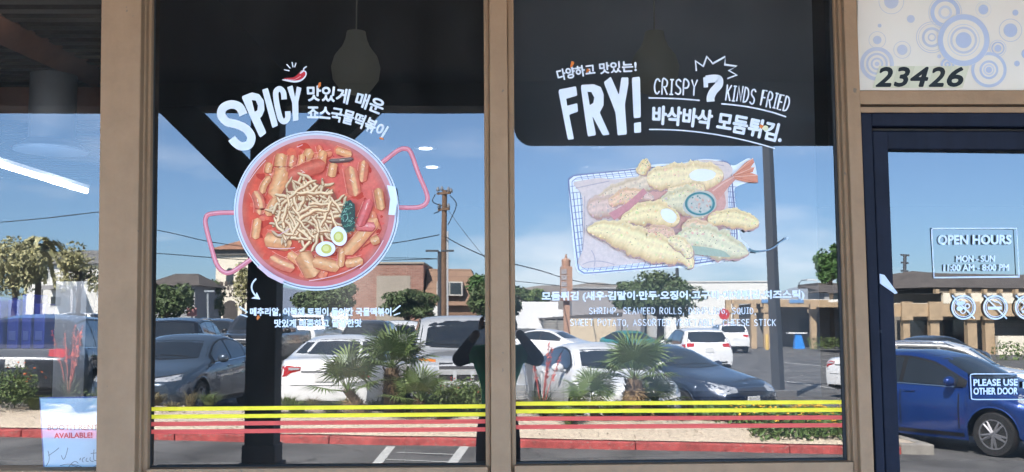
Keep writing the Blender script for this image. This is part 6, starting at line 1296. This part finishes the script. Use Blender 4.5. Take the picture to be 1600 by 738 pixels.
b = G(1059, 66); t = thing("street_lamp", "thin lamp post rising behind the round tree", "street lamp", b); build("post", MB().tube([b, (b.x, b.y, 6.5)], .11, 8), pole_g, t); build("lamp_head", MB().box((b.x-.35, b.y, 6.55), (.9, .35, .1)), pole_g, t)
b = G(1250, 120); t = thing("street_lamp", "slender far street lamp with a curved arm over the pergola", "street lamp", b); q = [b, V(1250,442,120), V(1254,438,120), V(1268,437,120)]; build("post", MB().tube(q, .06, 6), gmet, t); c = V(1269, 437.3, 120); build("lamp_head", MB().box(c, (1.2,.4,.15)), mat("pale_lamp", (.6,.6,.6), .5), t)
b = G(327, 60); t = thing("street_lamp", "small pale lamp post among the trees left of the tower", "street lamp", b); c = V(325, 456, 60); build("post", MB().tube([b, (c.x, c.y, c.z)], .06, 6), mat("pale_pole", (.35,.38,.4), .5), t); build("lamp_head", MB().box((c.x+.12, c.y, c.z+.04), (.6,.25,.1)), mat("pale_pole", (.35,.38,.4)), t)
b = G(1410+DS, 150); t = thing("utility_pole", "distant power pole with four crossarms over the long shop's roof", "pole", b); top = V(1410+DS, 395, 150); build("pole", MB().tube([b, top], .25, 6), gmet, t)
for py, w in ((396,7),(408,6),(421,6),(427,7)): c = V(1410+DS, py, 150); build("crossarm", MB().box(c, (w/FPX*150*2, .2, .25), ry=.08), gmet, t)
def wire(label, pts, d0, d1, r=.025):
    n = len(pts); P_ = [V(q[0], q[1], d0+(d1-d0)*i/(n-1)) for i, q in enumerate(cat(pts, 5))] if False else []
    C = cat(pts, 6); P_ = [V(q[0], q[1], d0+(d1-d0)*i/(len(C)-1)) for i, q in enumerate(C)]
    return tag(build("power_line", MB().tube(P_, r, 4), wire_m), label, "wire", "overhead wires")
wire("overhead wire sagging across the left pane from the picture edge", [(-40,352),(60,343),(200,327)], 60, 60); wire("upper overhead wire left of the bowl running to the cream tower", [(200,352),(260,363),(330,378),(420,390)], 60, 72); wire("lower overhead wire crossing the cream tower", [(190,393),(260,397),(330,402),(430,408),(560,408),(690,405)], 60, 70)
wire("overhead wire rising from behind the bowl to the utility pole", [(600,382),(640,376),(686,367)], 80, 70, .035); wire("overhead wire dropping from the utility pole to the mullion", [(694,369),(722,385),(760,402),(800,414)], 70, 62, .035); wire("guy wire running steeply down right of the utility pole", [(700,330),(722,360),(748,392),(790,440)], 70, 66, .02); wire("level overhead wire just above the brick building", [(560,404),(620,403.5),(690,405)], 80, 70)
wire("overhead wire from the mullion past the pylon sign", [(780,408),(840,422),(890,437),(940,444),(990,443)], 60, 110, .035); wire("lower overhead wire ending at the pylon sign", [(790,438),(830,442),(880,447)], 70, 85, .025)
# hills
def ridge(name, pts, d, m, seed):
    rd = random.Random(seed); C = cat(pts, 8); vs = []; rows = 7
    for r in range(rows):
        for q in C:
            p = V(q[0], q[1], d); f = 1-r/(rows-1); vs.append((p.x*(1-.05*r*0), Y(d)+ (r)*d*.03 + rd.uniform(-.5,.5)*d*.008*(r > 0), -3 + (p.z+3)*f**1.15*(1+rd.uniform(-.04,.04)*(0<r<rows-1))))
    n = len(C); mb = MB().add(vs, [(r*n+i, r*n+i+1, (r+1)*n+i+1, (r+1)*n+i) for r in range(rows-1) for i in range(n-1)])
    bk = len(mb.v)
    return struct(build(name, mb, m, smooth=1))
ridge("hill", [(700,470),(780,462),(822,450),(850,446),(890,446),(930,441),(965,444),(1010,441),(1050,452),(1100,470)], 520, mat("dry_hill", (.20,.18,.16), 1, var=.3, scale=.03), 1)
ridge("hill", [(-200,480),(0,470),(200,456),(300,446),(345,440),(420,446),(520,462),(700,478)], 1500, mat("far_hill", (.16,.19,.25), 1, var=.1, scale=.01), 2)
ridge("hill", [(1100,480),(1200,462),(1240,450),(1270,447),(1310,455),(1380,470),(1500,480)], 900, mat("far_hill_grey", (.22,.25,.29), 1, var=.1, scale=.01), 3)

# ------------------------------------------------------------------ the photographer, under the canopy facing the glass
def skin(name, joints, bones, m, parent, levels=2, root=0):
    me = bpy.data.meshes.new(name); me.from_pydata([j[0] for j in joints], bones, []); o = bpy.data.objects.new(name, me); COL.objects.link(o)
    md = o.modifiers.new("skin", 'SKIN'); md.use_smooth_shade = True
    for i, j in enumerate(joints):
        r = j[1]; me.skin_vertices[0].data[i].radius = (r, r) if not isinstance(r, tuple) else r; me.skin_vertices[0].data[i].use_root = (i == root)
    sb = o.modifiers.new("sub", 'SUBSURF'); sb.levels = sb.render_levels = levels
    bpy.context.view_layer.update(); ev = o.evaluated_get(bpy.context.evaluated_depsgraph_get()); nm = bpy.data.meshes.new_from_object(ev)
    bpy.data.objects.remove(o); r_ = bpy.data.objects.new(name, nm); nm.materials.clear()
    for q in (m if isinstance(m, (list, tuple)) else [m]): nm.materials.append(q)
    nm.shade_smooth(); r_.parent = parent; COL.objects.link(r_); return r_
skin_m = mat("skin", (.42,.25,.17), .5, var=.06); tee = mat("green_tee", (.06,.60,.20), .85, var=.12, scale=9); sleeve = mat("black_sleeve", (.085,.085,.105), .85, var=.15); trs = mat("dark_trousers", (.08,.04,.05), .85, var=.15); shoe_m = mat("dark_shoe", (.02,.02,.022), .6); hair_m = mat("dark_hair", (.014,.011,.010), .6)
px_ = -.095; pb = Vector((px_, -D-.36, 0)); t = thing("person", "person in a green tee and dark sleeves holding up a phone, mirrored behind the mullion", "person", pb)
J = [((0,0,.93),.12), ((0,-.01,1.08),.115), ((0,-.015,1.24),.132), ((0,-.01,1.38),.13), ((0,.0,1.47),.062), ((0,.02,1.55),.058),            # pelvis .. neck 0-5
     ((-.17,-.01,1.42),.062), ((-.285,.08,1.37),.05), ((-.265,.16,1.40),.044), ((-.13,.31,1.575),.03),                                      # one arm 6-9
     ((.17,-.01,1.42),.062), ((.285,.08,1.37),.05), ((.265,.16,1.40),.044), ((.13,.31,1.575),.03),                                         # other arm 10-13
     ((-.085,0,.86),.082), ((-.095,.02,.48),.056), ((-.10,-.02,.10),.042), ((-.125,.12,.045),.036),                                          # legs 14-17
     ((.085,0,.86),.082), ((.095,.02,.48),.056), ((.10,-.02,.10),.042), ((.125,.12,.045),.036), ((0,.03,1.66),.085), ((0,.025,1.745),.07)]
BN = [(0,1),(1,2),(2,3),(3,4),(4,5),(3,6),(6,7),(7,8),(8,9),(3,10),(10,11),(11,12),(12,13),(0,14),(14,15),(15,16),(16,17),(0,18),(18,19),(19,20),(20,21),(5,22),(22,23)]
body = skin("body", J, BN, [skin_m, tee, sleeve, trs, shoe_m], t)
for p in body.data.polygons:
    x, y, z = p.center
    if z < .085: k = 4
    elif z < .98: k = 3
    elif abs(x) > .20 or (abs(x) > .10 and y > .14): k = 2 if y < .285 else 0
    elif z < 1.49: k = 1
    else: k = 0
    p.material_index = k
hd = MB(); hd.ell((0,.035,1.665), (.076,.095,.112), 20, 14); 
face = build("hair", MB().ell((0,.012,1.695), (.083,.095,.098), 18, 12), hair_m, t, True, 1)
nose = MB().tube([(0,.118,1.685),(0,.142,1.648),(0,.128,1.64)], [.009,.016,.011], 8).ell((0,.118,1.612), (.027,.012,.008), 10, 6); build("face_features", nose, skin_m, t, True, 1)
for sg in (-1, 1):
    build("eye", MB().ell((sg*.032,.112,1.682), (.013,.011,.008), 10, 8), mat("eye_white", (.6,.6,.58), .3), t, True, 1); build("ear", MB().ell((sg*.082,.02,1.665), (.012,.02,.032), 8, 6), skin_m, t, True, 1)
    for k in range(5):                                # five fingers closing on the phone's short edge
        z = 1.60+.018*k if k < 4 else 1.585; l = (.030,.036,.034,.026,.03)[k]
        q = [Vector((sg*.125,.312,1.585+.008*k)), Vector((sg*.108,.345,z+.006)), Vector((sg*(.098),.349,z+.008+l*.2)), Vector((sg*.085,.3465 if k < 4 else .338,z+.01+l*.3))]
        skin("finger", [(tuple(a), r) for a, r in zip(q, (.011,.0095,.0085,.007))], [(0,1),(1,2),(2,3)], skin_m, t, 1)
phc = Vector((-.068, -D-.016, HC-.004)); t = thing("phone", "dark phone held level by the photographer", "phone", phc)
build("case", MB().box(phc, (.155,.009,.074)), mat("phone_case", (.02,.02,.025), .35), t, bevel=.004); build("screen", MB().box(phc-Vector((0,.0055,0)), (.148,.001,.068)), car_glass, t); build("lens", MB().lathe([(.006,.0048),(.006,.0062)], phc+Vector((.052,0,.018)), 'y', 14), car_glass, t)
